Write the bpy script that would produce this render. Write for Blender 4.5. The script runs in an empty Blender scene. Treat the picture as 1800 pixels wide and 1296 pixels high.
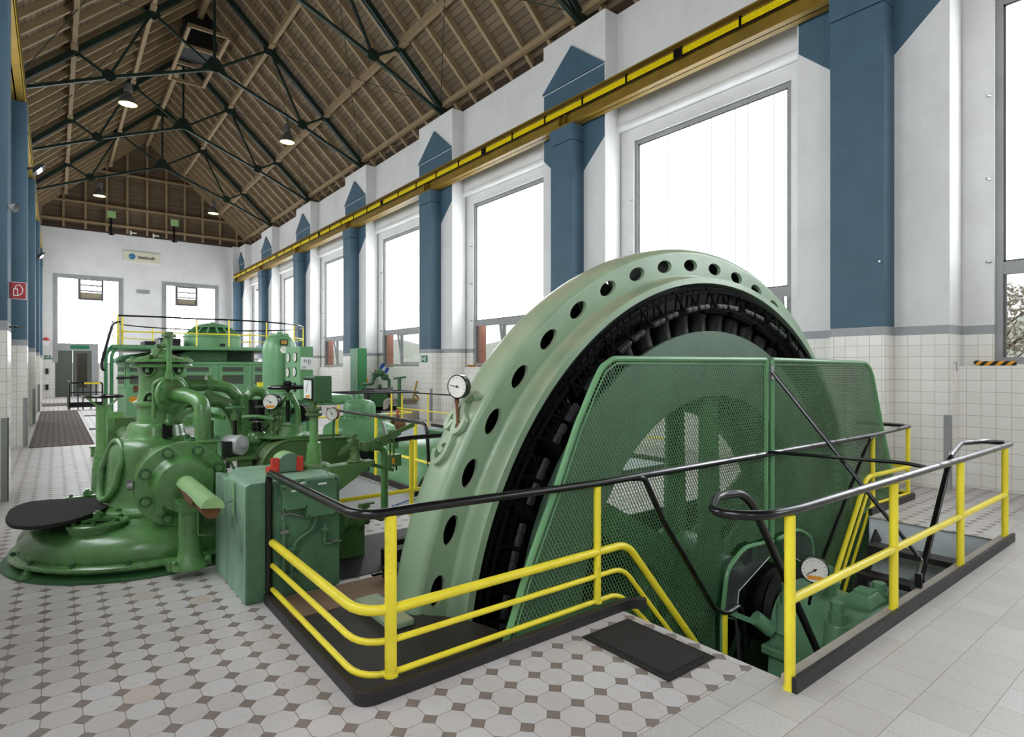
import bpy, bmesh, math, random
from mathutils import Vector, Matrix
random.seed(7)
PI = math.pi
scene = bpy.context.scene
COL = scene.collection

# ---------------------------------------------------------------- camera, world, exposure
TH = math.atan(803/1029.0)            # the camera looks 38 degrees to the right of the hall's long axis
EYE = 1.6
cd = bpy.data.cameras.new('camera'); cam = bpy.data.objects.new('camera', cd); COL.objects.link(cam)
cam.location = (0, 0, EYE); cam.rotation_euler = (PI/2, 0, -TH)
cd.sensor_width = 36; cd.lens = 1029/1800*36; cd.clip_start = 0.05; cd.clip_end = 400
cd.shift_y = -1/1800.0
scene.camera = cam
scene.view_settings.view_transform = 'Standard'
scene.view_settings.look = 'None'
scene.view_settings.exposure = 0.42
scene.view_settings.gamma = 1.0
scene.view_settings.use_curve_mapping = False
world = bpy.data.worlds.new('overcast_sky'); scene.world = world; world.use_nodes = True
wn = world.node_tree; wn.nodes.clear()
wo = wn.nodes.new('ShaderNodeOutputWorld'); wb = wn.nodes.new('ShaderNodeBackground')
wb.inputs[0].default_value = (0.95, 0.97, 1.0, 1); wb.inputs[1].default_value = 1.0
wn.links.new(wb.outputs[0], wo.inputs[0])
GLOW = 5.0                              # brightness of the overcast daylight coming through the milky window panels

# ---------------------------------------------------------------- sight lines used for measuring the photograph
S, C_ = math.sin(TH), math.cos(TH)
def at(u, v, Y=None, X=None, Z=None):
    l = (u-900)/1029.0; r = (S+l*C_, C_-l*S, (647-v)/1029.0)
    t = Y/r[1] if Y is not None else (X/r[0] if X is not None else (Z-EYE)/r[2])
    return Vector((r[0]*t, r[1]*t, EYE+r[2]*t))

# ---------------------------------------------------------------- materials
MATS = {}
class NT:
    def __init__(s, name):
        s.m = bpy.data.materials.new(name); s.m.use_nodes = True; s.t = s.m.node_tree; s.t.nodes.clear()
        s.out = s.n('ShaderNodeOutputMaterial'); s.b = s.n('ShaderNodeBsdfPrincipled'); s.l(s.b.outputs[0], s.out.inputs[0])
    def n(s, k, **kw):
        x = s.t.nodes.new(k)
        for a, b in kw.items(): setattr(x, a, b)
        return x
    def l(s, a, b): s.t.links.new(a, b)
    def put(s, sock, v):
        if hasattr(v, 'is_output') or isinstance(v, bpy.types.NodeSocket): s.l(v, sock)
        else: sock.default_value = v
    def math(s, op, a, b=0.0, c=0.0, clamp=False):
        x = s.n('ShaderNodeMath', operation=op); x.use_clamp = clamp
        s.put(x.inputs[0], a); s.put(x.inputs[1], b); s.put(x.inputs[2], c); return x.outputs[0]
    def mix(s, f, a, b):
        x = s.n('ShaderNodeMix', data_type='RGBA'); s.put(x.inputs[0], f)
        s.put(x.inputs[6], a if not isinstance(a, tuple) else (*a, 1)); s.put(x.inputs[7], b if not isinstance(b, tuple) else (*b, 1)); return x.outputs[2]
    def pos(s):
        g = s.n('ShaderNodeNewGeometry'); x = s.n('ShaderNodeSeparateXYZ'); s.l(g.outputs['Position'], x.inputs[0]); return g, x.outputs
    def obj(s): return s.n('ShaderNodeTexCoord').outputs['Object']
    def noise(s, scale, detail=3, vec=None, rough=.55):
        x = s.n('ShaderNodeTexNoise'); x.inputs['Scale'].default_value = scale; x.inputs['Detail'].default_value = detail; x.inputs['Roughness'].default_value = rough
        s.l(vec if vec is not None else s.n('ShaderNodeNewGeometry').outputs['Position'], x.inputs['Vector']); return x.outputs[0]
    def ramp(s, v, a, b):
        x = s.n('ShaderNodeMapRange'); x.interpolation_type = 'SMOOTHSTEP'; s.put(x.inputs[0], v); x.inputs[1].default_value = a; x.inputs[2].default_value = b; return x.outputs[0]
    def bump(s, h, strength=.3, dist=.01):
        x = s.n('ShaderNodeBump'); x.inputs['Strength'].default_value = strength; x.inputs['Distance'].default_value = dist; s.l(h, x.inputs['Height']); s.l(x.outputs[0], s.b.inputs['Normal'])
    def fin(s, col=None, rough=.5, metal=0.0, name=None):
        if col is not None: s.put(s.b.inputs['Base Color'], col if not isinstance(col, tuple) else (*col, 1))
        s.put(s.b.inputs['Roughness'], rough); s.b.inputs['Metallic'].default_value = metal
        return s.m
def sr(r, g, b):
    f = lambda c: (c/255/12.92) if c/255 <= .04045 else ((c/255+.055)/1.055)**2.4
    return (f(r), f(g), f(b))
def paint(name, rgb, rough=.35, mott=.12, dirt=None, dirt_amt=.5, dscale=3.0, fine=18, coat=0.0, bump=.0, dust=None, drip=0):
    """glossy painted metal with mottling, and grime / rust patches where dirt is given"""
    n = NT(name); c = sr(*rgb)
    a = n.noise(2.3, 4); b = n.noise(fine, 4)
    lo = tuple(x*(1-mott*1.6) for x in c); hi = tuple(min(1, x*(1+mott)) for x in c)
    col = n.mix(n.ramp(a, .3, .7), lo, hi)
    if dirt:
        d = n.math('MULTIPLY', n.ramp(n.noise(dscale, 6, rough=.7), .56, .75), n.ramp(b, .35, .65))
        col = n.mix(n.math('MULTIPLY', d, dirt_amt), col, sr(*dirt))
        ch = n.ramp(n.noise(60, 2), .70, .74)
        col = n.mix(n.math('MULTIPLY', ch, .55*dirt_amt), col, sr(40, 38, 30))
    if drip:                     # rust and grime runs, long in the vertical
        mp = n.n('ShaderNodeMapping'); n.l(n.n('ShaderNodeNewGeometry').outputs['Position'], mp.inputs[0]); mp.inputs['Scale'].default_value = (14, 14, 1.6)
        dr = n.math('MULTIPLY', n.ramp(n.noise(1.0, 5, mp.outputs[0], .7), .58, .74), n.ramp(n.noise(2.2, 3), .45, .65))
        col = n.mix(n.math('MULTIPLY', dr, drip), col, sr(70, 50, 22))
    if dust:                     # settled dust on surfaces that face up
        gm = n.n('ShaderNodeNewGeometry'); sx = n.n('ShaderNodeSeparateXYZ'); n.l(gm.outputs['Normal'], sx.inputs[0])
        col = n.mix(n.math('MULTIPLY', n.ramp(sx.outputs[2], .15, .95), n.math('MULTIPLY', n.ramp(a, .2, .7), .75)), col, sr(*dust))
    r = n.math('ADD', n.math('MULTIPLY', b, .25), rough-.12)
    n.fin(col, r)
    if coat: n.b.inputs['Coat Weight'].default_value = coat; n.b.inputs['Coat Roughness'].default_value = .15
    n.bump(n.noise(12 if not bump else 22, 2), .05+bump, .003+bump*.02)
    MATS[name] = n.m; return n.m
def plain(name, rgb, rough=.5, metal=0.0, emit=None, es=1.0, bumps=0):
    n = NT(name); c = sr(*rgb); b = n.noise(12, 3)
    n.fin(n.mix(b, tuple(x*.85 for x in c), tuple(min(1, x*1.1) for x in c)), rough, metal)
    if emit: n.b.inputs['Emission Color'].default_value = (*sr(*emit), 1); n.b.inputs['Emission Strength'].default_value = es
    if bumps: n.bump(n.noise(bumps, 3), .3, .005)
    MATS[name] = n.m; return n.m

paint('gen_green', (140, 166, 137), .36, .07, (96, 92, 62), .45, 2.0, 14, dust=(176, 168, 136), coat=.25)
paint('bearing_green', (104, 148, 114), .36, .08, (60, 64, 44), .7, 3.0, 14, coat=.2)
paint('turb_green', (92, 142, 80), .28, .16, (104, 84, 40), .75, 2.6, 16, coat=.5, drip=.8)
paint('pale_green', (104, 154, 108), .32, .07, (80, 90, 60), .25)
paint('dark_green', (58, 104, 64), .42, .14, (50, 48, 30), .6)
paint('olive_green', (86, 118, 68), .38, .14, (60, 54, 26), .6)
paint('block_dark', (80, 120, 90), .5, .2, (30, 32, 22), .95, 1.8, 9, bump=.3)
paint('block_green', (138, 174, 148), .55, .14, (34, 38, 26), .95, 1.6, 9, bump=.25, drip=.7)
paint('cabinet_green', (54, 128, 76), .4, .05)
paint('disc_green', (92, 118, 100), .5, .08, (60, 70, 60), .4)
paint('truss_green', (22, 44, 36), .45, .2)
paint('blue', (66, 95, 114), .6, .05, (52, 74, 90), .3, 1.2)
paint('yellow', (250, 230, 58), .35, .06, (120, 92, 30), .5, 5)
paint('crane_yellow', (126, 100, 28), .45, .12, (100, 80, 30), .4)
paint('conductor_yellow', (240, 214, 0), .4, .03)
paint('black', (14, 14, 17), .22, .05)
paint('dull_black', (20, 20, 21), .6, .1, (44, 40, 36), .6)
paint('coil_black', (5, 5, 6), .5, .2)
paint('winding_black', (4, 4, 5), .75, .2)
for k_ in ('winding_black', 'coil_black'): MATS[k_].node_tree.nodes['Principled BSDF'].inputs['Specular IOR Level'].default_value = .12 if k_[0] == 'w' else .3
paint('coil_tape', (34, 34, 38), .45, .25)
paint('kerb', (38, 34, 36), .5, .2, (80, 66, 56), .6)
paint('frame_grey', (150, 152, 152), .5, .06, (110, 108, 100), .4)
paint('frame_dark', (90, 88, 86), .5, .06)
plain('steel', (170, 170, 172), .3, .9)
plain('rust', (110, 72, 46), .8)
plain('worn_board', (134, 108, 86), .7)
plain('white_metal', (226, 226, 222), .4)
plain('motor_grey', (176, 178, 180), .35)
plain('brass', (176, 140, 70), .35, .7)
plain('red', (200, 58, 44), .45)
plain('sign_red', (158, 30, 44), .4)
plain('sign_green', (22, 110, 72), .4)
plain('white', (232, 234, 232), .5)
plain('cream', (222, 218, 196), .5)
plain('orange', (226, 150, 36), .5)
plain('blue_plastic', (24, 74, 170), .4)
plain('ink', (24, 26, 30), .5)
plain('sign_blue', (28, 120, 160), .4)
plain('switch_dark', (34, 36, 38), .4)
plain('door_green', (84, 90, 82), .45)
plain('door_glass', (62, 56, 50), .12)
plain('brick', (150, 96, 76), .8)
plain('light_green', (150, 190, 130), .5)
plain('clock_face', (228, 228, 220), .3)
plain('lamp_glow', (255, 250, 200), .5, emit=(255, 250, 150), es=2.2)
plain('strip_glow', (255, 255, 255), .5, emit=(255, 255, 255), es=4)
plain('rubber', (30, 28, 28), .75)
plain('pit_grey', (222, 228, 234), .7)
plain('concrete', (168, 160, 150), .8)
plain('bark', (90, 74, 60), .9)
plain('foliage', (150, 140, 120), .9)
plain('bush', (178, 182, 170), .9)

n = NT('sheen_rail'); g_, p_ = n.pos(); sx_ = n.n('ShaderNodeSeparateXYZ'); n.l(g_.outputs['Normal'], sx_.inputs[0])
k_ = n.math('MULTIPLY', n.ramp(sx_.outputs[2], .1, .7), n.math('MULTIPLY', n.math('MULTIPLY', n.ramp(p_[0], 2.8, 4.2), n.math('GREATER_THAN', p_[2], .83)), n.ramp(n.noise(7, 4), .25, .5)))  # black handrail; top highlight put into colour and metal as bare steel
n.fin(n.mix(k_, sr(14, 14, 17), sr(170, 168, 172)), n.math('ADD', .22, n.math('MULTIPLY', k_, .1))); n.l(k_, n.b.inputs['Metallic']); MATS['sheen_rail'] = n.m

def glass(name, tint=(.9, .95, .95), rough=.02, haze=0):
    n = NT(name); n.t.nodes.remove(n.b)
    tr = n.n('ShaderNodeBsdfTransparent'); gl = n.n('ShaderNodeBsdfGlossy'); gl.inputs['Roughness'].default_value = rough
    tr.inputs[0].default_value = (*tint, 1)
    f = n.n('ShaderNodeFresnel'); f.inputs[0].default_value = 1.45; gm = n.n('ShaderNodeNewGeometry')
    fm = n.math('MULTIPLY', f.outputs[0], n.math('SUBTRACT', 1.0, gm.outputs['Backfacing']))
    mx = n.n('ShaderNodeMixShader'); n.l(fm, mx.inputs[0]); n.l(tr.outputs[0], mx.inputs[1]); n.l(gl.outputs[0], mx.inputs[2])
    last = mx.outputs[0]
    if haze:
        df = n.n('ShaderNodeBsdfDiffuse'); m2 = n.n('ShaderNodeMixShader'); m2.inputs[0].default_value = haze; n.l(last, m2.inputs[1]); n.l(df.outputs[0], m2.inputs[2]); last = m2.outputs[0]
    n.l(last, n.out.inputs[0])
    MATS[name] = n.m; return n.m
glass('glass', (.97, .98, .98)); glass('perspex', (.72, .78, .78), .08, .035)
# milky profiled glass: lit from behind by the sky
n = NT('milky_glass'); n.fin((.8, .82, .84), .35)
n.b.inputs['Emission Color'].default_value = (.93, .97, 1.0, 1); n.b.inputs['Emission Strength'].default_value = GLOW; MATS['milky_glass'] = n.m

# white wall with tiled dado, grey band on top of the tiles
def wallmat():
    n = NT('hall_wall'); g, p = n.pos()
    hcoord = n.math('ADD', p[0], p[1])
    P = .1567
    def line(c, w):
        f = n.math('FRACT', n.math('DIVIDE', c, P)); d = n.math('MINIMUM', f, n.math('SUBTRACT', 1.0, f)); return n.math('LESS_THAN', d, w/P)
    grout = n.math('MAXIMUM', line(n.math('ADD', hcoord, 20.03), .0022), line(n.math('ADD', p[2], 5.0-.012), .0022))
    cell = n.n('ShaderNodeTexWhiteNoise', noise_dimensions='2D'); cv = n.n('ShaderNodeCombineXYZ')
    n.l(n.math('FLOOR', n.math('DIVIDE', n.math('ADD', hcoord, 20.03), P)), cv.inputs[0]); n.l(n.math('FLOOR', n.math('DIVIDE', n.math('ADD', p[2], 5-.012), P)), cv.inputs[1]); n.l(cv.outputs[0], cell.inputs['Vector'])
    tile = n.mix(n.math('MULTIPLY', cell.outputs[0], .6), sr(240, 238, 233), sr(228, 225, 218))
    tile = n.mix(grout, tile, sr(168, 154, 142))
    plast = n.mix(n.ramp(n.noise(.9, 5, rough=.7), .35, .75), sr(226, 226, 226), sr(214, 214, 213))
    plast = n.mix(n.math('MULTIPLY', n.ramp(n.noise(5, 6, rough=.75), .68, .74), .5), plast, sr(160, 152, 142))
    band = n.mix(n.noise(3, 3), sr(150, 154, 158), sr(170, 172, 174))
    up = n.math('GREATER_THAN', p[2], 2.17); lowt = n.math('LESS_THAN', p[2], 2.05)
    col = n.mix(up, band, plast); col = n.mix(lowt, col, tile)
    n.fin(col, n.math('SUBTRACT', .75, n.math('MULTIPLY', lowt, .55)))
    n.bump(n.math('ADD', n.math('MULTIPLY', n.noise(14, 4), .3), n.math('MULTIPLY', n.math('MULTIPLY', grout, lowt), -1.0)), .25, .004)
    MATS['hall_wall'] = n.m
wallmat()
# floor: octagons with dark squares, terrazzo slabs in the near right part
def floormat():
    n = NT('hall_floor'); g, p = n.pos()
    PX, PY = .1555, .1608
    a = n.math('SUBTRACT', n.math('DIVIDE', n.math('ADD', p[0], 20*PX+.054), PX), 0.0)
    b = n.math('DIVIDE', n.math('ADD', p[1], 100*PY-3.458), PY)
    fa = n.math('SUBTRACT', n.math('FRACT', n.math('ADD', a, .5)), .5); fb = n.math('SUBTRACT', n.math('FRACT', n.math('ADD', b, .5)), .5)
    aa = n.math('ABSOLUTE', fa); ab = n.math('ABSOLUTE', fb)
    man = n.math('ADD', aa, ab)                    # distance from a lattice point: diamond
    R = .262
    dia = n.math('LESS_THAN', man, R)
    gr = n.math('LESS_THAN', n.math('ABSOLUTE', n.math('SUBTRACT', man, R)), .013)
    ln = n.math('MAXIMUM', n.math('LESS_THAN', aa, .0085), n.math('LESS_THAN', ab, .0085))
    ln = n.math('MULTIPLY', ln, n.math('SUBTRACT', 1.0, dia))
    gr = n.math('MAXIMUM', gr, ln)
    wn_ = n.n('ShaderNodeTexWhiteNoise', noise_dimensions='2D'); cv = n.n('ShaderNodeCombineXYZ'); n.l(n.math('FLOOR', a), cv.inputs[0]); n.l(n.math('FLOOR', b), cv.inputs[1]); n.l(cv.outputs[0], wn_.inputs['Vector'])
    octc = n.mix(wn_.outputs[0], sr(198, 191, 190), sr(209, 205, 206))
    octc = n.mix(n.math('MULTIPLY', n.ramp(n.noise(30, 4), .58, .72), .4), octc, sr(168, 156, 150))
    octc = n.mix(n.math('MULTIPLY', n.math('LESS_THAN', wn_.outputs[0], .03), .4), octc, sr(204, 184, 164))
    col = n.mix(dia, octc, n.mix(n.noise(20, 3), sr(126, 114, 110), sr(142, 128, 122)))
    col = n.mix(gr, col, sr(96, 84, 78))
    # terrazzo slabs
    T = .25
    yy = n.math('SUBTRACT', 1.53+10*T, p[1]); row = n.math('FLOOR', n.math('DIVIDE', yy, T))
    sh = n.math('MULTIPLY', n.math('MODULO', row, 2.0), .5)
    xx = n.math('ADD', n.math('DIVIDE', n.math('ADD', p[0], 10.11), T), sh)
    f1 = n.math('FRACT', n.math('DIVIDE', yy, T)); f2 = n.math('FRACT', xx)
    e = n.math('MAXIMUM', n.math('LESS_THAN', f1, .012), n.math('LESS_THAN', f2, .010))
    e = n.math('MAXIMUM', e, n.math('LESS_THAN', n.math('ABSOLUTE', n.math('SUBTRACT', p[1], 1.67)), .003))
    w2 = n.n('ShaderNodeTexWhiteNoise', noise_dimensions='2D'); cv2 = n.n('ShaderNodeCombineXYZ'); n.l(row, cv2.inputs[0]); n.l(n.math('FLOOR', xx), cv2.inputs[1]); n.l(cv2.outputs[0], w2.inputs['Vector'])
    ter = n.mix(w2.outputs[0], sr(192, 187, 184), sr(204, 201, 199))
    ter = n.mix(n.math('MULTIPLY', n.ramp(n.noise(150, 2), .52, .62), .5), ter, sr(146, 138, 132))
    ter = n.mix(e, ter, sr(128, 118, 112))
    near = n.math('LESS_THAN', p[1], 1.67)
    col = n.mix(near, col, ter)
    # corridor slabs in the far part, pale with thin joints
    wide = n.ramp(n.noise(.6, 4), .3, .8)
    col = n.mix(n.math('MULTIPLY', wide, .15), col, sr(232, 222, 212))
    n.fin(col, n.math('ADD', .30, n.math('MULTIPLY', n.noise(9, 4), .22)))
    allg = n.math('MAXIMUM', n.math('MULTIPLY', gr, n.math('SUBTRACT', 1.0, near)), n.math('MULTIPLY', e, near))
    n.bump(n.math('MULTIPLY', allg, -1.0), .35, .003)
    MATS['hall_floor'] = n.m
floormat()
# roof boards: joints across the rafters; 'axis' picks the coordinate that runs up the slope
def boards(name, axis, dark=1.0):
    n = NT(name); g, p = n.pos(); W = .115
    q = n.math('DIVIDE', n.math('ADD', p[axis], 30.0), W); f = n.math('FRACT', q)
    j = n.math('LESS_THAN', f, .10)
    wn_ = n.n('ShaderNodeTexWhiteNoise', noise_dimensions='1D'); n.l(n.math('FLOOR', q), wn_.inputs['W'])
    c = n.mix(wn_.outputs[0], sr(98, 83, 64), sr(118, 101, 78))
    mp = n.n('ShaderNodeMapping'); n.l(g.outputs['Position'], mp.inputs[0]); mp.inputs['Scale'].default_value = (1, .3, 3)
    c = n.mix(n.math('MULTIPLY', n.ramp(n.noise(3, 5, mp.outputs[0], .7), .5, .75), .5), c, sr(96, 76, 54))
    c = n.mix(j, c, sr(34, 26, 18))
    n.fin(c, .75); n.bump(n.math('MULTIPLY', j, -1.0), .4, .01); MATS[name] = n.m
boards('roof_boards', 2); MATS['glass_seam'] = None; plain('glass_seam', (70,74,80), .5, emit=(214,220,228), es=.62) 
def woodmat(name, rgb):
    n = NT(name); g, p = n.pos(); c = sr(*rgb)
    k = n.noise(5, 5, rough=.7)
    n.fin(n.mix(k, tuple(x*.7 for x in c), tuple(x*1.15 for x in c)), .7); MATS[name] = n.m
woodmat('beam_wood', (156, 134, 102)); woodmat('dark_wood', (60, 46, 32))
def checker():
    n = NT('checker_plate'); g, p = n.pos()
    a = n.math('MULTIPLY', n.math('ADD', p[0], p[1]), 210.0); b = n.math('MULTIPLY', n.math('SUBTRACT', p[0], p[1]), 210.0)
    h = n.math('MAXIMUM', n.math('SINE', a), n.math('SINE', b)); h = n.ramp(h, .75, .98)
    n.fin(n.mix(n.noise(7, 5), sr(30, 26, 26), sr(66, 56, 52)), .42, 0.0)
    n.bump(h, .6, .004); MATS['checker_plate'] = n.m
checker()
def ribmat(name, lo, hi, k=60.0):
    n = NT(name); g, p = n.pos()
    s1 = n.math('FRACT', n.math('MULTIPLY', n.math('ADD', p[0], 10), k)); s2 = n.math('FRACT', n.math('MULTIPLY', p[1], k))
    m = n.math('MAXIMUM', n.math('LESS_THAN', s1, .3), n.math('LESS_THAN', s2, .3))
    c = n.mix(m, sr(*lo), sr(*hi)); c = n.mix(n.math('MULTIPLY', n.ramp(n.noise(1.2, 4), .4, .7), .4), c, sr(*hi))
    n.fin(c, .8); MATS[name] = n.m
ribmat('corridor_mat', (74, 62, 58), (118, 104, 98), 9.0)
ribmat('door_mat', (26, 24, 25), (52, 47, 47), 90.0)
def louver():
    n = NT('louver'); g, p = n.pos()
    f = n.math('FRACT', n.math('MULTIPLY', p[2], 22.0)); n.fin(n.mix(n.math('GREATER_THAN', f, .45), sr(26, 30, 26), sr(78, 92, 74)), .5); MATS['louver'] = n.m
louver()
def grille():
    n = NT('grille'); 
    v = n.n('ShaderNodeTexVoronoi'); v.inputs['Scale'].default_value = 70; n.l(n.n('ShaderNodeNewGeometry').outputs['Position'], v.inputs['Vector'])
    n.fin(n.mix(n.math('LESS_THAN', v.outputs[0], .33), sr(96, 120, 70), sr(24, 22, 20)), .5); MATS['grille'] = n.m
grille()
def hazard():
    n = NT('hazard'); g, p = n.pos()
    f = n.math('FRACT', n.math('MULTIPLY', n.math('ADD', p[1], p[2]), 9.0)); n.fin(n.mix(n.math('GREATER_THAN', f, .5), sr(20, 20, 20), sr(226, 160, 30)), .6); MATS['hazard'] = n.m
hazard()

# ---------------------------------------------------------------- mesh builder
class MB:
    def __init__(s): s.bm = bmesh.new(); s.mats = []; s.mi = 0
    def use(s, name):
        if name not in s.mats: s.mats.append(name)
        s.mi = s.mats.index(name); return s
    def face(s, vs):
        try: f = s.bm.faces.new(vs); f.material_index = s.mi; return f
        except ValueError: return None
    def quad(s, *p): return s.face([s.bm.verts.new(Vector(q)) for q in p])
    def box(s, a, b):
        x0, y0, z0 = (min(a[i], b[i]) for i in range(3)); x1, y1, z1 = (max(a[i], b[i]) for i in range(3))
        v = [s.bm.verts.new(q) for q in ((x0,y0,z0),(x1,y0,z0),(x1,y1,z0),(x0,y1,z0),(x0,y0,z1),(x1,y0,z1),(x1,y1,z1),(x0,y1,z1))]
        for f in ((0,3,2,1),(4,5,6,7),(0,1,5,4),(1,2,6,5),(2,3,7,6),(3,0,4,7)): s.face([v[i] for i in f])
        return s
    def cbox(s, c, d, ax=None):
        """box of size d centred on c; ax: three unit axes"""
        ax = ax or ((1,0,0),(0,1,0),(0,0,1)); ax = [Vector(a).normalized() for a in ax]; c = Vector(c); v = []
        for k in (-1, 1):
            for j, i in ((-1,-1),(-1,1),(1,1),(1,-1)): v.append(s.bm.verts.new(c+ax[0]*i*d[0]/2+ax[1]*j*d[1]/2+ax[2]*k*d[2]/2))
        for f in ((0,3,2,1),(4,5,6,7),(0,1,5,4),(1,2,6,5),(2,3,7,6),(3,0,4,7)): s.face([v[i] for i in f])
        return s
    def bar(s, p, q, w, h, up=(0,0,1)):
        p, q = Vector(p), Vector(q); d = (q-p).normalized(); up = Vector(up)
        if abs(d.dot(up)) > .98: up = Vector((1,0,0))
        sx = d.cross(up).normalized(); uz = sx.cross(d)
        return s.cbox((p+q)/2, (w, (q-p).length, h), (sx, d, uz))
    def rings(s, rs, cap=True, closed=False):
        L = [[s.bm.verts.new(p) for p in r] for r in rs]; m = len(L[0]); k = len(L)
        for i in range(k if closed else k-1):
            A, B = L[i], L[(i+1) % k]
            for j in range(m): s.face((A[j], A[(j+1)%m], B[(j+1)%m], B[j]))
        if cap and not closed: s.face(list(reversed(L[0]))); s.face(L[-1])
        return s
    def cyl(s, p, q, r, r2=None, n=16, cap=True):
        p, q = Vector(p), Vector(q); d = (q-p).normalized(); r2 = r if r2 is None else r2
        u = d.orthogonal().normalized(); w = d.cross(u)
        return s.rings([[c+(u*math.cos(2*PI*i/n)+w*math.sin(2*PI*i/n))*rr for i in range(n)] for c, rr in ((p, r), (q, r2))], cap)
    def lathe(s, c, axis, prof, n=32, cap=True):
        """prof: list of (radius, distance along axis)"""
        c = Vector(c); d = Vector(axis).normalized(); u = d.orthogonal().normalized(); w = d.cross(u)
        return s.rings([[c+d*t+(u*math.cos(2*PI*i/n)+w*math.sin(2*PI*i/n))*max(r, 1e-4) for i in range(n)] for r, t in prof], cap)
    def tube(s, pts, r, n=10, rad=None, seg=6, closed=False):
        pts = [Vector(p) for p in pts]
        if rad: pts = fillet(pts, rad, seg, closed)
        rs = []; N = len(pts); prev = None
        for i, p in enumerate(pts):
            if closed: t = (pts[(i+1)%N]-pts[i-1]).normalized()
            else: t = ((pts[min(i+1, N-1)]-pts[max(i-1, 0)])).normalized()
            if prev is None: u = t.orthogonal().normalized()
            else:
                u = prev - t*prev.dot(t); u = u.normalized() if u.length > 1e-6 else t.orthogonal().normalized()
            prev = u; w = t.cross(u)
            rs.append([p+(u*math.cos(2*PI*k/n)+w*math.sin(2*PI*k/n))*r for k in range(n)])
        return s.rings(rs, True, closed)
    def prism(s, poly, a, b):
        """poly: 3D points of a flat outline, swept from offset a to offset b (vectors)"""
        a, b = Vector(a), Vector(b); P = [Vector(p) for p in poly]
        return s.rings([[p+a for p in P], [p+b for p in P]])
    def sphere(s, c, r, n=16, m=8, sc=(1,1,1), lo=-PI/2, hi=PI/2):
        c = Vector(c)
        rs = [[c+Vector((math.cos(a)*math.cos(2*PI*i/n)*r*sc[0], math.cos(a)*math.sin(2*PI*i/n)*r*sc[1], math.sin(a)*r*sc[2])) for i in range(n)] for a in [lo+(hi-lo)*k/m for k in range(m+1)]]
        return s.rings(rs)
    def bolt(s, c, axis, r, h, washer=0):
        c = Vector(c); d = Vector(axis).normalized()
        if washer: s.cyl(c, c+d*h*.2, washer, n=16)
        s.cyl(c, c+d*h*.75, r, n=6); s.cyl(c+d*h*.7, c+d*h, r*.55, n=8); return s
    def build(s, name, mat=None, parent=None, smooth=35, bevel=0, loc=None):
        bmesh.ops.remove_doubles(s.bm, verts=s.bm.verts, dist=1e-5)
        bmesh.ops.recalc_face_normals(s.bm, faces=s.bm.faces)
        me = bpy.data.meshes.new(name); s.bm.to_mesh(me); s.bm.free()
        for mm in (s.mats or [mat]): me.materials.append(MATS[mm])
        o = bpy.data.objects.new(name, me); COL.objects.link(o)
        if parent: o.parent = parent; o.matrix_parent_inverse = Matrix.Translation(-Vector(parent.location)) if False else Matrix.Identity(4); 
        if parent:
            wl = parent_world(parent)
            me.transform(Matrix.Translation(-wl))
        if smooth:
            for f in me.polygons: f.use_smooth = True
            me.set_sharp_from_angle(angle=math.radians(smooth))
        if bevel:
            md = o.modifiers.new('bevel', 'BEVEL'); md.width = bevel; md.segments = 2; md.limit_method = 'ANGLE'; md.angle_limit = math.radians(40)
        return o
def parent_world(p):
    v = Vector(p.location)
    while p.parent: p = p.parent; v += Vector(p.location)
    return v
def fillet(pts, rad, seg=6, closed=False):
    out = []; N = len(pts)
    for i, p in enumerate(pts):
        if not closed and i in (0, N-1): out.append(p); continue
        a, b = pts[i-1], pts[(i+1) % N]; r = rad[i] if isinstance(rad, (list, tuple)) else rad
        if r <= 0: out.append(p); continue
        da, db = (a-p), (b-p); r = min(r, da.length*.49, db.length*.49)
        s0, s1 = p+da.normalized()*r, p+db.normalized()*r
        for k in range(seg+1):
            t = k/seg; out.append(s0*(1-t)**2+p*2*t*(1-t)+s1*t*t)
    return out
def thing(name, label, cat, loc=(0,0,0), group=None):
    o = bpy.data.objects.new(name, None); COL.objects.link(o); o.location = loc; o.empty_display_size = .1
    o['label'] = label; o['category'] = cat
    if group: o['group'] = group
    return o
def tag(o, label, cat, group=None, kind=None):
    o['label'] = label; o['category'] = cat
    if group: o['group'] = group
    if kind: o['kind'] = kind
    return o
def struct(o): o['kind'] = 'structure'; return o
def copy_tree(o, parent=None):
    c = o.copy(); COL.objects.link(c)
    if parent: c.parent = parent
    for ch in [x for x in bpy.data.objects if x.parent == o]: copy_tree(ch, c)
    return c
def dup_part(o, shift):
    """another copy of a part under the same thing, moved by shift"""
    c = o.copy(); COL.objects.link(c); c.location = Vector(o.location)+Vector(shift); return c
V = Vector
def text_mesh(txt, size, mat, origin, right, up, parent=None, name='lettering', depth=.002, bold=False):
    cu = bpy.data.curves.new('t', 'FONT'); cu.body = txt; cu.size = size; cu.extrude = depth; cu.align_x = 'CENTER'; cu.align_y = 'CENTER'; cu.resolution_u = 3
    if bold: cu.offset = size*.02
    t = bpy.data.objects.new('t', cu); COL.objects.link(t); bpy.context.view_layer.update()
    dg = bpy.context.evaluated_depsgraph_get(); me = bpy.data.meshes.new_from_object(t.evaluated_get(dg))
    bpy.data.objects.remove(t)
    r, u = Vector(right).normalized(), Vector(up).normalized(); nrm = r.cross(u)
    M = Matrix(((r.x, u.x, nrm.x, origin[0]), (r.y, u.y, nrm.y, origin[1]), (r.z, u.z, nrm.z, origin[2]), (0, 0, 0, 1)))
    me.transform(M)
    if parent: me.transform(Matrix.Translation(-parent_world(parent)))
    me.materials.clear(); me.materials.append(MATS[mat])
    o = bpy.data.objects.new(name, me); COL.objects.link(o)
    if parent: o.parent = parent
    return o
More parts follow.
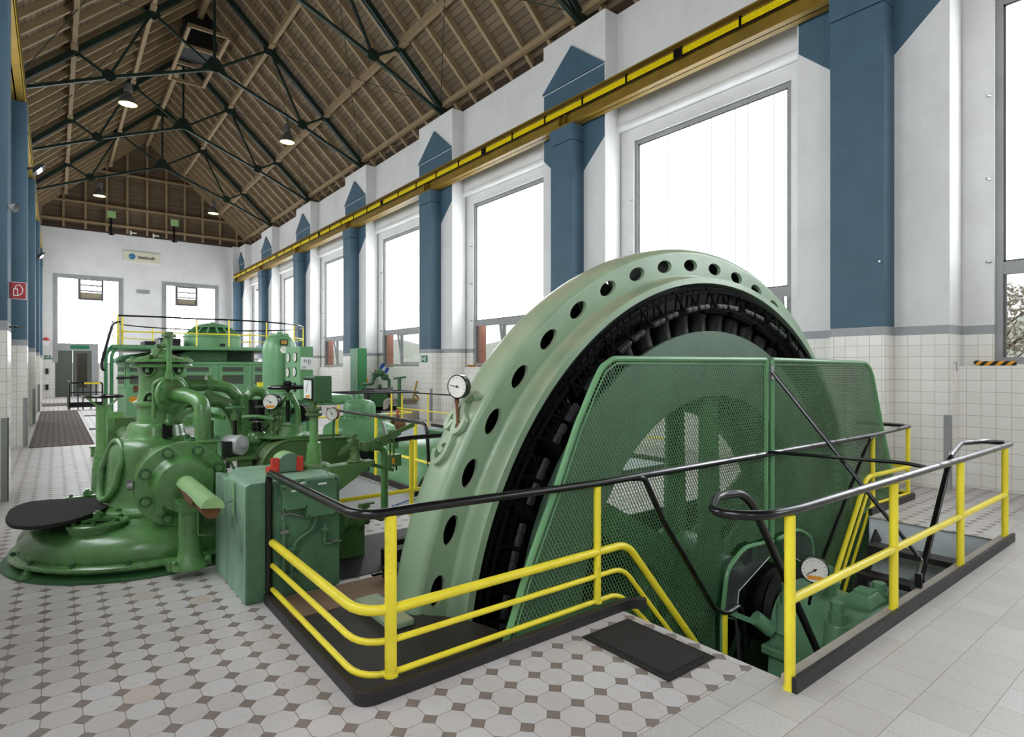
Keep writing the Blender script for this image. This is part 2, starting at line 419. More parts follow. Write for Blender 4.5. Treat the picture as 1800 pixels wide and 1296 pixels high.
# ================================================================ THE SETTING
PITCH = 6.1; PC = [3.52+PITCH*k for k in range(-2, 7)]     # pilaster centres along the hall
PC[-1] = 39.62
Y0, Y1 = -9.0, 40.4; XL, XR = -1.15, 9.65; RX = 4.25       # wall planes and ridge line
def roofz(x): return 15.15 - .96*abs(x-RX)
EZ = 9.28
# ---- floor with the holes of the machine pit
m = MB().use('hall_floor')
def fl(x0, x1, y0, y1, z=0): m.quad((x0,y0,z),(x1,y0,z),(x1,y1,z),(x0,y1,z))
fl(-1.5, 10.1, Y0-.3, 1.47); fl(-1.5, 2.95, 1.47, 2.6); fl(6.9, 10.1, 1.47, 2.6)
fl(-1.5, 1.92, 2.6, 4.25); fl(7.98, 10.1, 2.6, 4.25)
fl(-1.5, 3.62, 4.25, 14.0); fl(3.62, 10.1, 4.25, 5.85); fl(8.1, 10.1, 5.85, 14.0); fl(3.62, 4.7, 10.4, 14.0); fl(-1.5, 10.1, 14.0, Y1+.3)
m.use('concrete')
floor = struct(m.build('floor', smooth=0))
# pit lining
D = -2.6
def sheet(name, mat, *p):
    m = MB().use(mat); m.quad(*p); return struct(m.build(name, smooth=0))
sheet('wall_pit_end', 'pit_grey', (6.95,1.45,D),(6.95,2.62,D),(6.95,2.62,-.001),(6.95,1.45,-.001))
sheet('wall_pit_near', 'pit_grey', (2.95,1.46,D),(6.95,1.46,D),(6.95,1.46,-.001),(2.95,1.46,-.001))
sheet('wall_pit_start', 'pit_grey', (2.95,1.46,D),(2.95,2.6,D),(2.95,2.6,-.001),(2.95,1.46,-.001))
sheet('wall_slot_right', 'pit_grey', (6.9,2.601,D),(7.98,2.601,D),(7.98,2.601,-.001),(6.9,2.601,-.001))
sheet('wall_slot_left', 'pit_grey', (1.92,2.601,D),(2.95,2.601,D),(2.95,2.601,-.001),(1.92,2.601,-.001))
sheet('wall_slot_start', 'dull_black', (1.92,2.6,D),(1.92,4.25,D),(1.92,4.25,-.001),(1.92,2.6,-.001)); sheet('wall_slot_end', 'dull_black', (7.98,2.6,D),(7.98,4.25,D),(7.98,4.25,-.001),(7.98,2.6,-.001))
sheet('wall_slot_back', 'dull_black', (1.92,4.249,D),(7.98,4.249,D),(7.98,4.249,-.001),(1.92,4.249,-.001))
sheet('floor_pit', 'concrete', (1.9,1.4,D),(8.0,1.4,D),(8.0,4.3,D),(1.9,4.3,D))
D = -1.6
for nm, a, b in (('near',(3.62,5.85),(8.1,5.85)),('right',(8.1,5.85),(8.1,14.0)),('far',(8.1,14.0),(4.7,14.0)),('inner',(4.7,14.0),(4.7,10.4)),('corner',(4.7,10.4),(3.62,10.4)),('left',(3.62,10.4),(3.62,5.85))):
    sheet('wall_basin_'+nm, 'pit_grey', (*a,D),(*b,D),(*b,-.001),(*a,-.001))
sheet('floor_basin', 'hall_floor', (3.5,5.8,D),(8.2,5.8,D),(8.2,14.1,D),(3.5,14.1,D))

# ---- right wall
def pil_right(m, c, h=1.0, top=EZ): m.box((9.25, c-h, 0), (9.72, c+h, top))
m = MB().use('hall_wall')
for i, c in enumerate(PC):
    pil_right(m, c, 1.0 if i < 8 else .82)
m.box((9.65, Y0, 6.78), (9.95, Y1, EZ+.02)); m.box((9.65, Y0, 0), (9.95, Y1, 1.63))
m.box((9.75, Y0, 6.46), (9.95, Y1, 6.78))
m.cyl((9.70, Y0, 6.80), (9.70, Y1, 6.80), .09, n=12)
m.box((9.42, Y0, 7.05), (9.7, Y1, 7.16)) if False else None
for i, c in enumerate(PC):
    m.box((9.75, c-1.35, 1.63), (9.95, c+1.35, 6.46))
m.box((8.86, Y1-.35, 0), (9.7, Y1, EZ)) 
wall_r = struct(m.build('wall_right', smooth=40))
m = MB().use('hall_wall')
for c in PC: m.box((-1.22, c-1.0, 0), (-.75, c+1.0, EZ))
m.box((-1.45, Y0, 6.46), (-1.15, Y1, EZ+.02)); m.box((-1.45, Y0, 0), (-1.15, Y1, 1.63))
for c in PC: m.box((-1.45, c-1.35, 1.63), (-1.25, c+1.35, 6.46))
wall_l = struct(m.build('wall_left', smooth=40))
# ---- end wall with two tall window openings and a door opening
wa, wb_ = at(93,480,Y=Y1), at(216,491,Y=Y1); wc, wd = at(285,496,Y=Y1), at(384,507,Y=Y1)
dx0, dx1, dz1 = at(97,620,Y=Y1).x, at(161,620,Y=Y1).x, at(120,615,Y=Y1).z
WT = wa.z; WB = 1.9
m = MB().use('hall_wall')
def ew(x0, x1, z0, z1): m.box((x0, Y1, z0), (x1, Y1+.3, z1))
ew(-1.5, wa.x, 0, EZ+.1); ew(wb_.x, wc.x, 0, EZ+.1); ew(wd.x, 10.0, 0, EZ+.1)
ew(wa.x, wb_.x, WT, EZ+.1); ew(wc.x, wd.x, WT, EZ+.1); ew(dx1, wb_.x, 0, WB); ew(wc.x, wd.x, 0, WB); ew(wa.x, dx0, 0, dz1)
struct(m.build('wall_end', smooth=0))
# plain wall behind the camera
m = MB().use('hall_wall')
m.box((-1.5, Y0-.3, 0), (10, Y0, 9.4))
m.use('roof_boards'); m.quad((-1.5,Y0,9.3),(10,Y0,9.3),(RX,Y0,15.2),(RX,Y0,15.2))
struct(m.build('wall_front', smooth=0))


# ---- side windows
wincount = [0]
def side_window(yc, right=True):
    wincount[0] += 1; k = wincount[0]
    sx = 1 if right else -1; X0 = 9.80 if right else -1.30
    y0, y1 = yc-1.70, yc+1.70; z0, z1, zt = 1.65, 6.44, 2.93
    e = bpy.data.objects.new('window_%d' % k, None); COL.objects.link(e); e.location = (X0, yc, z0); e['kind'] = 'structure'
    m = MB().use('frame_grey')
    fx = (X0, X0+sx*.09)
    for a, b in ((z0, z0+.09), (z1-.07, z1), (zt-.10, zt+.06)): m.box((fx[0], y0+.081, a), (fx[1], y1-.081, b))
    for a, b in ((y0, y0+.08), (y1-.08, y1)): m.box((fx[0]-sx*.003, a, z0), (fx[1], b, z1))
    m.use('frame_dark')
    g = .025
    for a, b in ((y0+.08, y0+.08+g), (y1-.08-g, y1-.08)): m.box((X0+sx*.02, a, z0+.09), (X0+sx*.07, b, z1-.07))
    m.box((X0+sx*.02, y0+.08, z1-.07-g), (X0+sx*.07, y1-.08, z1-.07)); m.box((X0+sx*.02, y0+.08, zt+.06), (X0+sx*.07, y1-.08, zt+.06+g))
    m.build('window_frame', parent=e, smooth=0)
    m = MB().use('milky_glass'); m.box((X0+sx*.05, y0+.1, zt+.08), (X0+sx*.07, y1-.1, z1-.09))
    m.use('glass_seam')
    n = 13
    for i in range(1, n): 
        yy = y0+.1+(y1-y0-.2)*i/n; m.box((X0+sx*.044, yy-.010, zt+.08), (X0+sx*.05, yy+.010, z1-.09))
    m.build('pane', parent=e, smooth=0)
    # lower lights: a fixed one and a sash, with a tilted ventilation wing
    ym = yc+.30
    m = MB().use('frame_grey'); m.box((fx[0], ym-.03, z0+.09), (fx[1], ym+.03, zt-.1)); m.build('mullion', parent=e, smooth=0)
    m = MB().use('glass'); m.box((X0+sx*.05, ym+.03, z0+.1), (X0+sx*.056, y1-.09, zt-.11)); m.build('pane', parent=e, smooth=0)
    m = MB().use('frame_grey')
    tilt = .17; ya_, yb_ = y0+.09, ym-.04
    def sp(y, z): return (X0 - sx*(tilt*(z-(z0+.1))/(zt-.2-z0)) , y, z)
    for (ya, yb) in ((ya_, ya_+.05), (yb_-.05, yb_)): m.prism([sp(ya, z0+.1), sp(yb, z0+.1), sp(yb, zt-.12), sp(ya, zt-.12)], (0,0,0), (sx*.05,0,0))
    for (za, zb) in ((z0+.1, z0+.15), (zt-.17, zt-.12)): m.prism([sp(ya_+.05, za), sp(yb_-.05, za), sp(yb_-.05, zb), sp(ya_+.05, zb)], (0,0,0), (sx*.05,0,0))
    o = m.build('sash', parent=e, smooth=0)
    m = MB().use('glass'); m.prism([sp(ya_+.05, z0+.15), sp(yb_-.05, z0+.15), sp(yb_-.05, zt-.17), sp(ya_+.05, zt-.17)], (sx*.02,0,0), (sx*.026,0,0)); m.build('pane', parent=o, smooth=0)
    # brick outer reveal
    m = MB().use('brick'); m.box((X0+sx*.12, y0-.2, 0), (X0+sx*.4, y0+.06, 7)); m.box((X0+sx*.12, y1-.03, 0), (X0+sx*.4, y1+.2, 7)); m.build('reveal', parent=e, smooth=0)
    # sill and the catches along the far jamb
    if right:
        m = MB().use('steel')
        for zz in (3.0, 4.1, 5.2):
            m.cyl((9.70, y1+.07, zz), (9.79, y1+.02, zz), .018, n=8)
        m.build('catch', parent=e)
    return e
for i in range(len(PC)-1):
    side_window((PC[i]+PC[i+1])/2, True)
for i in range(len(PC)-1):
    side_window((PC[i]+PC[i+1])/2, False)
# end windows
def end_window(xa, xb, vx0, vx1, vz0, vz1, zb):
    wincount[0] += 1
    e = bpy.data.objects.new('window_%d' % wincount[0], None); COL.objects.link(e); e.location = (xa, Y1, zb); e['kind'] = 'structure'
    m = MB().use('frame_grey'); t = .22
    for a, b in (((xa, zb), (xa+t, WT)), ((xb-t, zb), (xb, WT)), ((xa+t+.002, WT-t), (xb-t-.002, WT))): m.box((a[0], Y1-.03, a[1]), (b[0], Y1+.12, b[1]))
    m.build('window_frame', parent=e, smooth=0)
    m = MB().use('milky_glass')
    m.box((xa+t, Y1+.08, zb), (xb-t, Y1+.1, WT-t)); m.use('glass_seam')
    n = 11
    for i in range(1, n): xx = xa+t+(xb-xa-2*t)*i/n; m.box((xx-.02, Y1+.065, zb), (xx+.02, Y1+.08, WT-t))
    m.build('pane', parent=e, smooth=0)
    m = MB().use('frame_dark')
    w = .1
    for a, b in (((vx0, vz0), (vx0+w, vz1)), ((vx1-w, vz0), (vx1, vz1)), ((vx0+w+.002, vz0), (vx1-w-.002, vz0+w)), ((vx0+w+.002, vz1-w), (vx1-w-.002, vz1))): m.box((a[0], Y1-.02, a[1]), (b[0], Y1+.06, b[1]))
    h = vz1-vz0
    for f in (.42, .68): m.prism([(vx0+w, Y1-.02, vz0+h*f), (vx1-w, Y1-.02, vz0+h*f), (vx1-w, Y1-.28, vz0+h*(f-.06)), (vx0+w, Y1-.28, vz0+h*(f-.06))], (0,0,0), (0,0,.05))
    o = m.build('vent_sash', parent=e, smooth=0)
    m = MB().use('foliage'); m.box((vx0+w, Y1+.045, vz0+w), (vx1-w, Y1+.055, vz0+h*.35)); m.use('glass'); m.box((vx0+w, Y1+.04, vz0+h*.35), (vx1-w, Y1+.044, vz1-w)); m.build('pane', parent=o, smooth=0)
end_window(wa.x, wb_.x, at(137,500,Y=Y1).x, at(182,500,Y=Y1).x, at(160,528,Y=Y1).z, at(160,490,Y=Y1).z, WB)
end_window(wc.x, wd.x, at(309,500,Y=Y1).x, at(347,500,Y=Y1).x, at(328,538,Y=Y1).z, at(328,504,Y=Y1).z, WB)
# door in the end wall
e = bpy.data.objects.new('door_1', None); COL.objects.link(e); e.location = (dx0, Y1, 0); e['kind'] = 'structure'
m = MB().use('frame_grey'); m.box((dx0-.02, Y1-.06, dz1-.05), (dx1-.002, Y1+.1, dz1+.35)); m.box((dx1, Y1-.06, 0), (dx1+.3, Y1+.1, dz1+.35)); m.build('door_frame', parent=e, smooth=0)
xm = (dx0+dx1)/2-.05
for a, b in ((dx0, xm), (xm, dx1)):
    m = MB().use('door_green'); m.box((a+(.012 if b == dx1 else 0), Y1-.02, .01), (b, Y1+.05, dz1-.05))
    o = m.build('door_leaf', parent=e, smooth=0)
    if b == dx1:
        m = MB().use('door_glass'); m.box((a+.2, Y1-.03, .5), (b-.2, Y1-.018, dz1-.2)); m.build('glazing', parent=o, smooth=0)
m = MB().use('sign_green'); m.box((xm-.1, Y1-.08, dz1+.05), (xm+.75, Y1-.06, dz1+.25)); m.build('exit_plate', parent=e, smooth=0)

# ---- roof: boards, gable, rafters, purlins
m = MB().use('roof_boards')
for s_ in (-1, 1):
    xe = RX+s_*5.95
    m.prism([(RX, Y0-.3, roofz(RX)), (xe, Y0-.3, roofz(xe)), (xe, Y1+.3, roofz(xe)), (RX, Y1+.3, roofz(RX))], (0,0,0), (0,0,.08))
m.use('dark_wood')
for s_ in (-1, 1): m.box((RX+s_*5.65, Y0, EZ), (RX+s_*5.75, Y1, roofz(RX+5.65)))
ceiling = struct(m.build('ceiling', smooth=0))
m = MB().use('roof_boards'); GY = Y1-.12
m.prism([(RX-5.7, GY, EZ+.25), (RX+5.7, GY, EZ+.25), (RX+5.7, GY, roofz(RX+5.7)), (RX, GY, roofz(RX)), (RX-5.7, GY, roofz(RX-5.7))], (0,0,0), (0,.1,0))
gable = struct(m.build('wall_gable', smooth=0))
m = MB().use('dark_wood'); m.box((-1.4, GY-.06, EZ-.02), (9.9, GY+.1, EZ+.26)); m.build('wall_plate', parent=gable, smooth=0)
for i in range(11):
    x = -.62+i*.974
    m = MB().use('beam_wood'); m.box((x-.055, GY-.14, EZ+.05), (x+.055, GY, roofz(x)-.05)); m.build('stud', parent=gable, smooth=0)
for z_ in (EZ+.42, 10.75, 12.65):
    w_ = (15.15-z_)/.96
    m = MB().use('beam_wood'); m.box((max(RX-w_, -1.1), GY-.24, z_-.05), (min(RX+w_, 9.6), GY-.1, z_+.05)); m.build('gable_rail', parent=gable, smooth=0)
for s_ in (-1, 1):
    m = MB().use('beam_wood'); xe = RX+s_*5.4; m.bar((RX, GY-.2, roofz(RX)-.16), (xe, GY-.2, roofz(xe)-.16), .14, .18); m.build('verge_beam', parent=gable, smooth=0)
# rafters
RSP = PITCH/7
def rafter(y, s_, parent=None):
    m = MB().use('beam_wood'); xe = RX+s_*5.8
    dz = .12
    m.bar((RX, y, roofz(RX)-dz), (xe, y, roofz(xe)-dz), .10, .17, up=(0,0,1)); return m
y = 3.52+RSP/2-RSP*1; ys = []
while y < Y1-.3: ys.append(y); y += RSP
proto = {}
for s_ in (-1, 1):
    for k, y in enumerate(ys):
        if s_ not in proto: proto[s_] = (rafter(y, s_).build('rafter', parent=ceiling, smooth=0), y)
        else: dup_part(proto[s_][0], (0, y-proto[s_][1], 0))
m = MB().use('beam_wood')
y = ys[0]-RSP
while y > Y0:
    for s_ in (-1, 1):
        xe = RX+s_*5.8; m.bar((RX, y, roofz(RX)-.12), (xe, y, roofz(xe)-.12), .10, .17)
    y -= RSP
o = m.build('rafter', parent=ceiling, smooth=0)
# purlins
for x, w, h in ((RX, .16, .26), (6.05, .12, .22), (8.05, .12, .22), (2.45, .12, .22), (.45, .12, .22), (9.55, .12, .14), (-1.05, .12, .14)):
    z = roofz(x)-.2-h/2-(.1 if x == RX else 0)
    m = MB().use('beam_wood'); m.box((x-w/2, Y0, z-h/2), (x+w/2, Y1-.2, z+h/2))
    for c in PC:
        if abs(x-RX) > .1: m.box((x-w/2-.03, c-.45, z-h/2-.03), (x+w/2+.03, c+.45, z-h/2+.02))
    m.build('purlin', parent=ceiling, smooth=0)
# roof trusses
names = ['sixth', 'fifth', 'fourth', 'third', 'second', 'first']
def truss(c, label):
    t = thing('roof_truss', label, 'truss', (RX, c, 9.4), 'dark green steel roof trusses')
    for s_ in (-1, 1):
        f = lambda dx, z: (RX+s_*dx, c, z)
        top = lambda dx: roofz(RX+dx)-.46
        m = MB().use('truss_green')
        for q in (-.05, .05): m.bar((RX, c+q, top(0)), (RX+s_*5.3, c+q, top(5.3)), .05, .16)
        m.build('top_chord', parent=t, smooth=0)
        m = MB().use('truss_green'); m.bar(f(5.28, 9.5), f(2.9, 10.56), .1, .09); m.bar(f(2.9, 10.56), f(0, 11.72), .1, .09); m.build('bottom_chord', parent=t, smooth=0)
        for p, q in ((f(2.95, 10.56), f(3.78, top(3.78))), (f(2.95, 10.56), f(1.8, top(1.8))), (f(0, 11.72), f(1.8, top(1.8)))):
            m = MB().use('truss_green'); m.bar(p, q, .08, .07); m.build('web_member', parent=t, smooth=0)
        for p, r in ((f(2.95, 10.6), .2), (f(3.78, top(3.78)), .16), (f(1.8, top(1.8)), .24)):
            m = MB().use('truss_green'); m.cyl((p[0], c-.02, p[2]), (p[0], c+.02, p[2]), r, n=6); m.build('gusset_plate', parent=t, smooth=0)
    m = MB().use('truss_green'); m.bar((RX, c, 11.72), (RX, c, roofz(RX)-.46), .08, .08); m.build('king_post', parent=t, smooth=0)
    m = MB().use('truss_green'); m.prism([(RX-.42, c, 11.62), (RX+.42, c, 11.62), (RX+.12, c, 12.1), (RX-.12, c, 12.1)], (0,-.02,0), (0,.02,0)); m.build('gusset_plate', parent=t, smooth=0); m = MB().use('truss_green'); m.prism([(RX-.42, c, 14.25), (RX+.42, c, 14.25), (RX, c, 14.7)], (0,-.025,0), (0,.025,0)); m.build('gusset_plate', parent=t, smooth=0)
    return t
labs = {3.52: 'dark green steel roof truss nearest the camera, mostly above the picture', 9.62: 'dark green roof truss landing on the pilaster beside the big round generator',
        15.72: 'second dark green roof truss in view, holding the two nearest hanging lamps', 21.82: 'third dark green roof truss counted from the front, in the middle of the hall',
        27.92: 'fourth dark green roof truss, beyond the ridge ventilator opening', 34.02: 'farthest dark green roof truss, in front of the timber gable'}
for c, lab in labs.items(): truss(c, lab)
# thin wind-bracing rods
def rod(p, q, r=.012): 
    m = MB().use('truss_green'); m.cyl(p, q, r, n=6); return m
cs = sorted(labs)
wr = thing('wind_bracing', 'thin dark steel bracing rods crossing between the roof trusses', 'rods', (RX, 21, 12))
for i in range(1, 5):
    a, b = cs[i], cs[i+1]
    for s_ in (-1, 1):
        z = lambda dx: roofz(RX+dx)-.44
        rod((RX+s_*5.2, a, z(5.2)), (RX+s_*1.8, b, z(1.8))).build('rod', parent=wr); rod((RX+s_*1.8, a, z(1.8)), (RX+s_*5.2, b, z(5.2))).build('rod', parent=wr)
# ventilator hatch in the ridge: frame hanging below the ridge
vt = thing('roof_ventilator', 'dark louvred ventilator shaft framed in pale timber under the ridge', 'ventilator', (RX, 24.8, 13.6))
za = 13.35; ya, yb_ = 22.6, 27.2
for x in (RX-.62, RX+.62):
    m = MB().use('beam_wood'); m.box((x-.05, ya, za-.08), (x+.05, yb_, za+.08)); m.build('side_rail', parent=vt, smooth=0)
for yy in (ya, 24.1, 25.6, yb_):
    m = MB().use('beam_wood'); m.box((RX-.62, yy-.04, za-.06), (RX+.62, yy+.04, za+.06)); m.build('cross_rail', parent=vt, smooth=0)
m = MB().use('dull_black'); m.box((RX-.56, 24.2, za+.1), (RX+.56, 25.5, za+.5)); m.box((RX-.5, 24.3, za+.5), (RX+.5, 25.4, 14.6)); m.build('shaft', parent=vt, smooth=0)

# ---- blue crane columns, painted pilaster heads and crane beams
CZ = 6.97
ordr = ['', '', 'nearest', 'second', 'third', 'fourth', 'fifth', 'sixth', 'farthest']
for i, c in enumerate(PC):
    if i < 2: continue
    lab = {2: 'wide blue crane column in the foreground beside the last window on the right', 3: 'second blue crane column of the right wall, just behind the generator ring',
           4: 'third blue crane column of the right wall, above the small green exit sign', 5: 'fourth blue crane column of the right wall, behind the tall green cabinet',
           6: 'fifth blue crane column of the right wall, right of the gauge panel', 7: 'sixth blue crane column of the right wall, behind the upright pressure vessel',
           8: 'round blue crane column in the far right corner of the hall'}[i]
    t = thing('crane_column', lab, 'column', (9.05, c, 0), 'blue crane columns along the right wall')
    if i < 8:
        m = MB().use('hall_wall'); m.box((8.9, c-.355, 0), (9.26, c+.355, 2.17)); m.build('tiled_base', parent=t, smooth=0)
        m = MB().use('blue'); m.box((8.9, c-.355, 2.17), (9.26, c+.355, CZ-.36)); m.build('shaft', parent=t, smooth=0, bevel=.01)
        m = MB().use('blue'); m.box((8.885, c-.365, CZ-.35), (9.27, c+.365, CZ)); m.build('cap', parent=t, smooth=0, bevel=.008)
    else:
        m = MB().use('blue'); m.cyl((9.12, c, 0), (9.12, c, CZ-.3), .33, n=24); m.build('shaft', parent=t)
        m = MB().use('blue'); m.cyl((9.12, c, CZ-.3), (9.12, c, CZ), .35, n=24); m.build('cap', parent=t)
    # painted field on the pilaster: collar, pointed head above, flared field below
    m = MB().use('blue'); h1 = .98 if i < 8 else .8
    m.prism([(9.25, c-h1, 6.55), (9.25, c-h1, 8.10), (9.25, c+h1, 8.10), (9.25, c+h1, 6.55)], (-.006,0,0), (.01,0,0))
    m.prism([(9.25, c-h1-.02, 8.12), (9.25, c, 8.90), (9.25, c+h1+.02, 8.12)], (-.05,0,0), (.01,0,0))
    m.prism([(9.25, c-h1, 6.55), (9.25, c+h1, 6.55), (9.25, c+.36, 5.98), (9.25, c-.36, 5.98)], (-.008,0,0), (.01,0,0))
    m.build('painted_head', parent=t, smooth=0)
for i, c in enumerate(PC):
    if i < 2: continue
    if i == 8: continue
    lab = {2: 'blue crane column of the left wall closest to the camera, outside the picture edge', 3: 'blue column at the left picture edge carrying the red extinguisher sign',
           4: 'blue column of the left wall behind the red extinguisher sign', 5: 'third blue column visible along the left wall', 6: 'fourth blue column visible along the left wall',
           7: 'farthest blue column along the left wall, near the door'}[i]
    t = thing('crane_column', lab, 'column', (-.6, c, 0), 'blue crane columns along the left wall')
    m = MB().use('hall_wall'); m.box((-.45, c-.355, 0), (-.76, c+.355, 2.17)); m.build('tiled_base', parent=t, smooth=0)
    m = MB().use('blue'); m.box((-.45, c-.355, 2.17), (-.76, c+.355, CZ)); m.build('shaft', parent=t, smooth=0, bevel=.01)
    m = MB().use('blue'); m.prism([(-.75, c-.98, 6.55), (-.75, c-.98, 8.1), (-.75, c, 8.9), (-.75, c+.98, 8.1), (-.75, c+.98, 6.55), (-.75, c+.36, 5.98), (-.75, c-.36, 5.98)], (.02,0,0), (-.01,0,0)); m.build('painted_head', parent=t, smooth=0)
def crane_beam(x, sx, label, ya, yb):
    t = thing('crane_beam', label, 'beam', (x, (ya+yb)/2, CZ))
    m = MB().use('crane_yellow')
    m.box((x-.13, ya, CZ), (x+.13, yb, CZ+.03)); m.box((x-.012, ya, CZ), (x+.012, yb, CZ+.52)); m.box((x-.14, ya, CZ+.5), (x+.14, yb, CZ+.53)); 
    m.build('girder', parent=t, smooth=0)
    m = MB().use('crane_yellow'); m.box((x-.03, ya, CZ+.53), (x+.03, yb, CZ+.58)); m.build('rail', parent=t, smooth=0)
    m = MB().use('conductor_yellow')
    xx = x-sx*.10
    for z_ in (.29, .32, .35, .38): m.box((xx-.02, ya+.2, CZ+z_-.011), (xx+.02, yb, CZ+z_+.011))
    m.build('conductor_bar', parent=t, smooth=0)
    m = MB().use('black'); m.box((xx-.024, ya+.2, CZ+.255), (xx+.02, yb, CZ+.27)); m.build('seal_strip', parent=t, smooth=0)
    yy = yb-.6; k = 0
    first = None
    while yy > max(ya, 2):
        m = MB().use('black')
        if k % 5 == 2: m.box((xx-.04, yy-.09, CZ+.25), (xx+.02, yy+.09, CZ+.42)); m.build('joint_clamp', parent=t, smooth=0)
        else: m.box((xx-.035, yy-.02, CZ+.26), (xx-.02, yy+.02, CZ+.41)); m.box((xx-.035, yy-.02, CZ+.39), (x, yy+.02, CZ+.43)); m.build('hanger', parent=t, smooth=0)
        yy -= 1.22; k += 1
    m = MB().use('crane_yellow')
    for c in PC:
        if c > ya: 
            for d in (-.09, .09): m.box((x-.12, c+d-.006, CZ+.03), (x+.12, c+d+.006, CZ+.3))
    m.build('stiffener', parent=t, smooth=0)
    return t
crane_beam(9.02, 1, 'long ochre crane girder with bright yellow conductor bars on the right columns', Y0, 40.05)
crane_beam(-.62, -1, 'ochre crane girder on top of the left columns', Y0, 38)
# grey corner guards on the tiled bases
def guard(x, y, z1, lab): 
    m = MB().use('steel'); m.box((x-.004, y-.004, 0), (x+.05 if x > 4 else x-.05, y+.004, z1)); m.box((x-.004, y-.004, 0), (x+.004, y+.05, z1))
    return m
k = 0
for x, y, lab in ((9.244, 2.515, 'grey metal corner guard on the tiled pilaster right of the foreground column'),
             (8.894, 15.36, 'grey corner guard on the tiled column under the exit sign'),):
    m = MB().use('frame_grey'); m.box((x-.005, y-.008, 0), (x+.06, y, .98)); m.box((x-.008, y-.008, 0), (x, y+.07, .98)); tag(m.build('corner_guard', smooth=0), lab, 'corner guard')
for i, lab in ((3, 'grey corner guard on the nearest tiled column at the left edge'), (4, 'grey corner guard on the second tiled column of the left wall'), (5, 'grey corner guard on the third tiled column of the left wall'), (6, 'grey corner guard on the fourth tiled column of the left wall')):
    c = PC[i]-.355
    m = MB().use('frame_grey'); m.box((-.51, c-.008, 0), (-.442, c, 1.0)); m.box((-.45, c-.008, 0), (-.442, c+.07, 1.0)); tag(m.build('corner_guard', smooth=0), lab, 'corner guard', 'corner guards of the left wall')
# ================================================================ BIG GENERATOR (stator ring, rotor, guards, bearing)
GX, GZ = 4.95, -.46
def rp(r, phi, y):      # phi in degrees from the left horizontal, over the top
    a = math.radians(phi); return V((GX-r*math.cos(a), y, GZ+r*math.sin(a)))
gen = thing('generator_stator', 'huge pale green stator ring with a row of round holes, rising out of the floor', 'generator', (GX, 3.5, 0))
SP = 7.45; A0 = 11.35-2*SP-SP/2; NS = 27
def holed_plate(m, y, r0, r1, rh, rc, nrm):
    n = 24; thick = .035*nrm; y_c = y; rp0 = globals()['rp']
    def rp(r, phi, y): return rp0(r, phi, y-nrm*(r-rc)*.06)
    for k in range(NS):
        p0, p1 = A0+k*SP, A0+(k+1)*SP; pc = (p0+p1)/2
        # boundary walked in n steps, matched to the circle
        circ, back, bnd = [], [], []
        w = math.radians(SP/2)*rc; h0 = rc-r0; h1 = r1-rc
        for i in range(n):
            t = 2*PI*i/n; cx, cy = math.cos(t), math.sin(t)
            sc = min((w/abs(cx)) if abs(cx) > 1e-6 else 1e9, ((h1 if cy > 0 else h0)/abs(cy)) if abs(cy) > 1e-6 else 1e9)
            bx, by = cx*sc, cy*sc
            bnd.append(m.bm.verts.new(rp(rc+by, pc+(SP/2)*bx/w, y)))
            ca = math.degrees(rh*cx/rc)
            circ.append(m.bm.verts.new(rp(rc+rh*.54*cy, pc+ca, y))); back.append(m.bm.verts.new(rp(rc+rh*.54*cy, pc+ca, y+thick)))
        # corners
        for i in range(n):
            j = (i+1) % n
            m.face((bnd[i], bnd[j], circ[j], circ[i])); m.face((circ[i], circ[j], back[j], back[i]))
            bi, bj = bnd[i].co, bnd[j].co
            # fill the corner where the boundary walk cuts it
            ti, tj = 2*PI*i/n, 2*PI*j/n
            def side(t):
                cx, cy = math.cos(t), math.sin(t); a = w/abs(cx) if abs(cx) > 1e-6 else 1e9; b = (h1 if cy > 0 else h0)/abs(cy) if abs(cy) > 1e-6 else 1e9
                return 'x' if a < b else 'y'
            if side(ti) != side(tj):
                tm = (ti+tj)/2; sx_ = 1 if math.cos(tm) > 0 else -1; sy_ = 1 if math.sin(tm) > 0 else -1
                c = m.bm.verts.new(rp(r1 if sy_ > 0 else r0, pc+SP/2*sx_, y)); m.face((bnd[i], c, bnd[j]))
def arc_sweep(m, prof, a0, a1, n, closed=False, cap=False):
    rs = []
    for k in range(n+1):
        ph = a0+(a1-a0)*k/n; rs.append([rp(r, ph, y) for r, y in prof])
    L = [[m.bm.verts.new(p) for p in r] for r in rs]; q = len(prof)
    for i in range(n):
        for j in range(q if closed else q-1): m.face((L[i][j], L[i][(j+1)%q], L[i+1][(j+1)%q], L[i+1][j]))
    if cap: m.face(L[0]); m.face(list(reversed(L[-1])))
A1 = A0+NS*SP
m = MB().use('gen_green')
R0, R1 = 2.942, 3.140
arc_sweep(m, [(R1-.012, 3.316), (R1, 3.3137), (3.150, 3.315), (3.170, 3.324), (3.185, 3.342), (3.195, 3.368), (3.201, 3.41), (3.203, 3.47), (3.200, 3.55), (3.188, 3.61), (3.165, 3.64), (R1, 3.6463), (R1-.012, 3.642)], A0, A1, NS*12)
arc_sweep(m, [(R0+.012, 3.3275), (R0, 3.3255), (2.930, 3.322), (2.918, 3.308), (2.911, 3.285), (2.907, 3.25), (2.905, 3.16), (2.902, 3.15)], A0, A1, NS*12)
arc_sweep(m, [(2.902, 3.15), (2.85, 3.15), (2.85, 3.30)], A0, A1, NS*12)
arc_sweep(m, [(R0+.012, 3.633), (R0, 3.6345), (2.91, 3.65), (2.905, 3.80), (2.85, 3.80), (2.85, 3.62)], A0, A1, NS*12)
holed_plate(m, 3.32, R0, R1, .103, 3.036, 1); holed_plate(m, 3.64, R0, R1, .103, 3.036, -1)
m.build('stator_frame', parent=gen, smooth=50)
m = MB().use('coil_black')               # laminated core and inner faces behind the lip
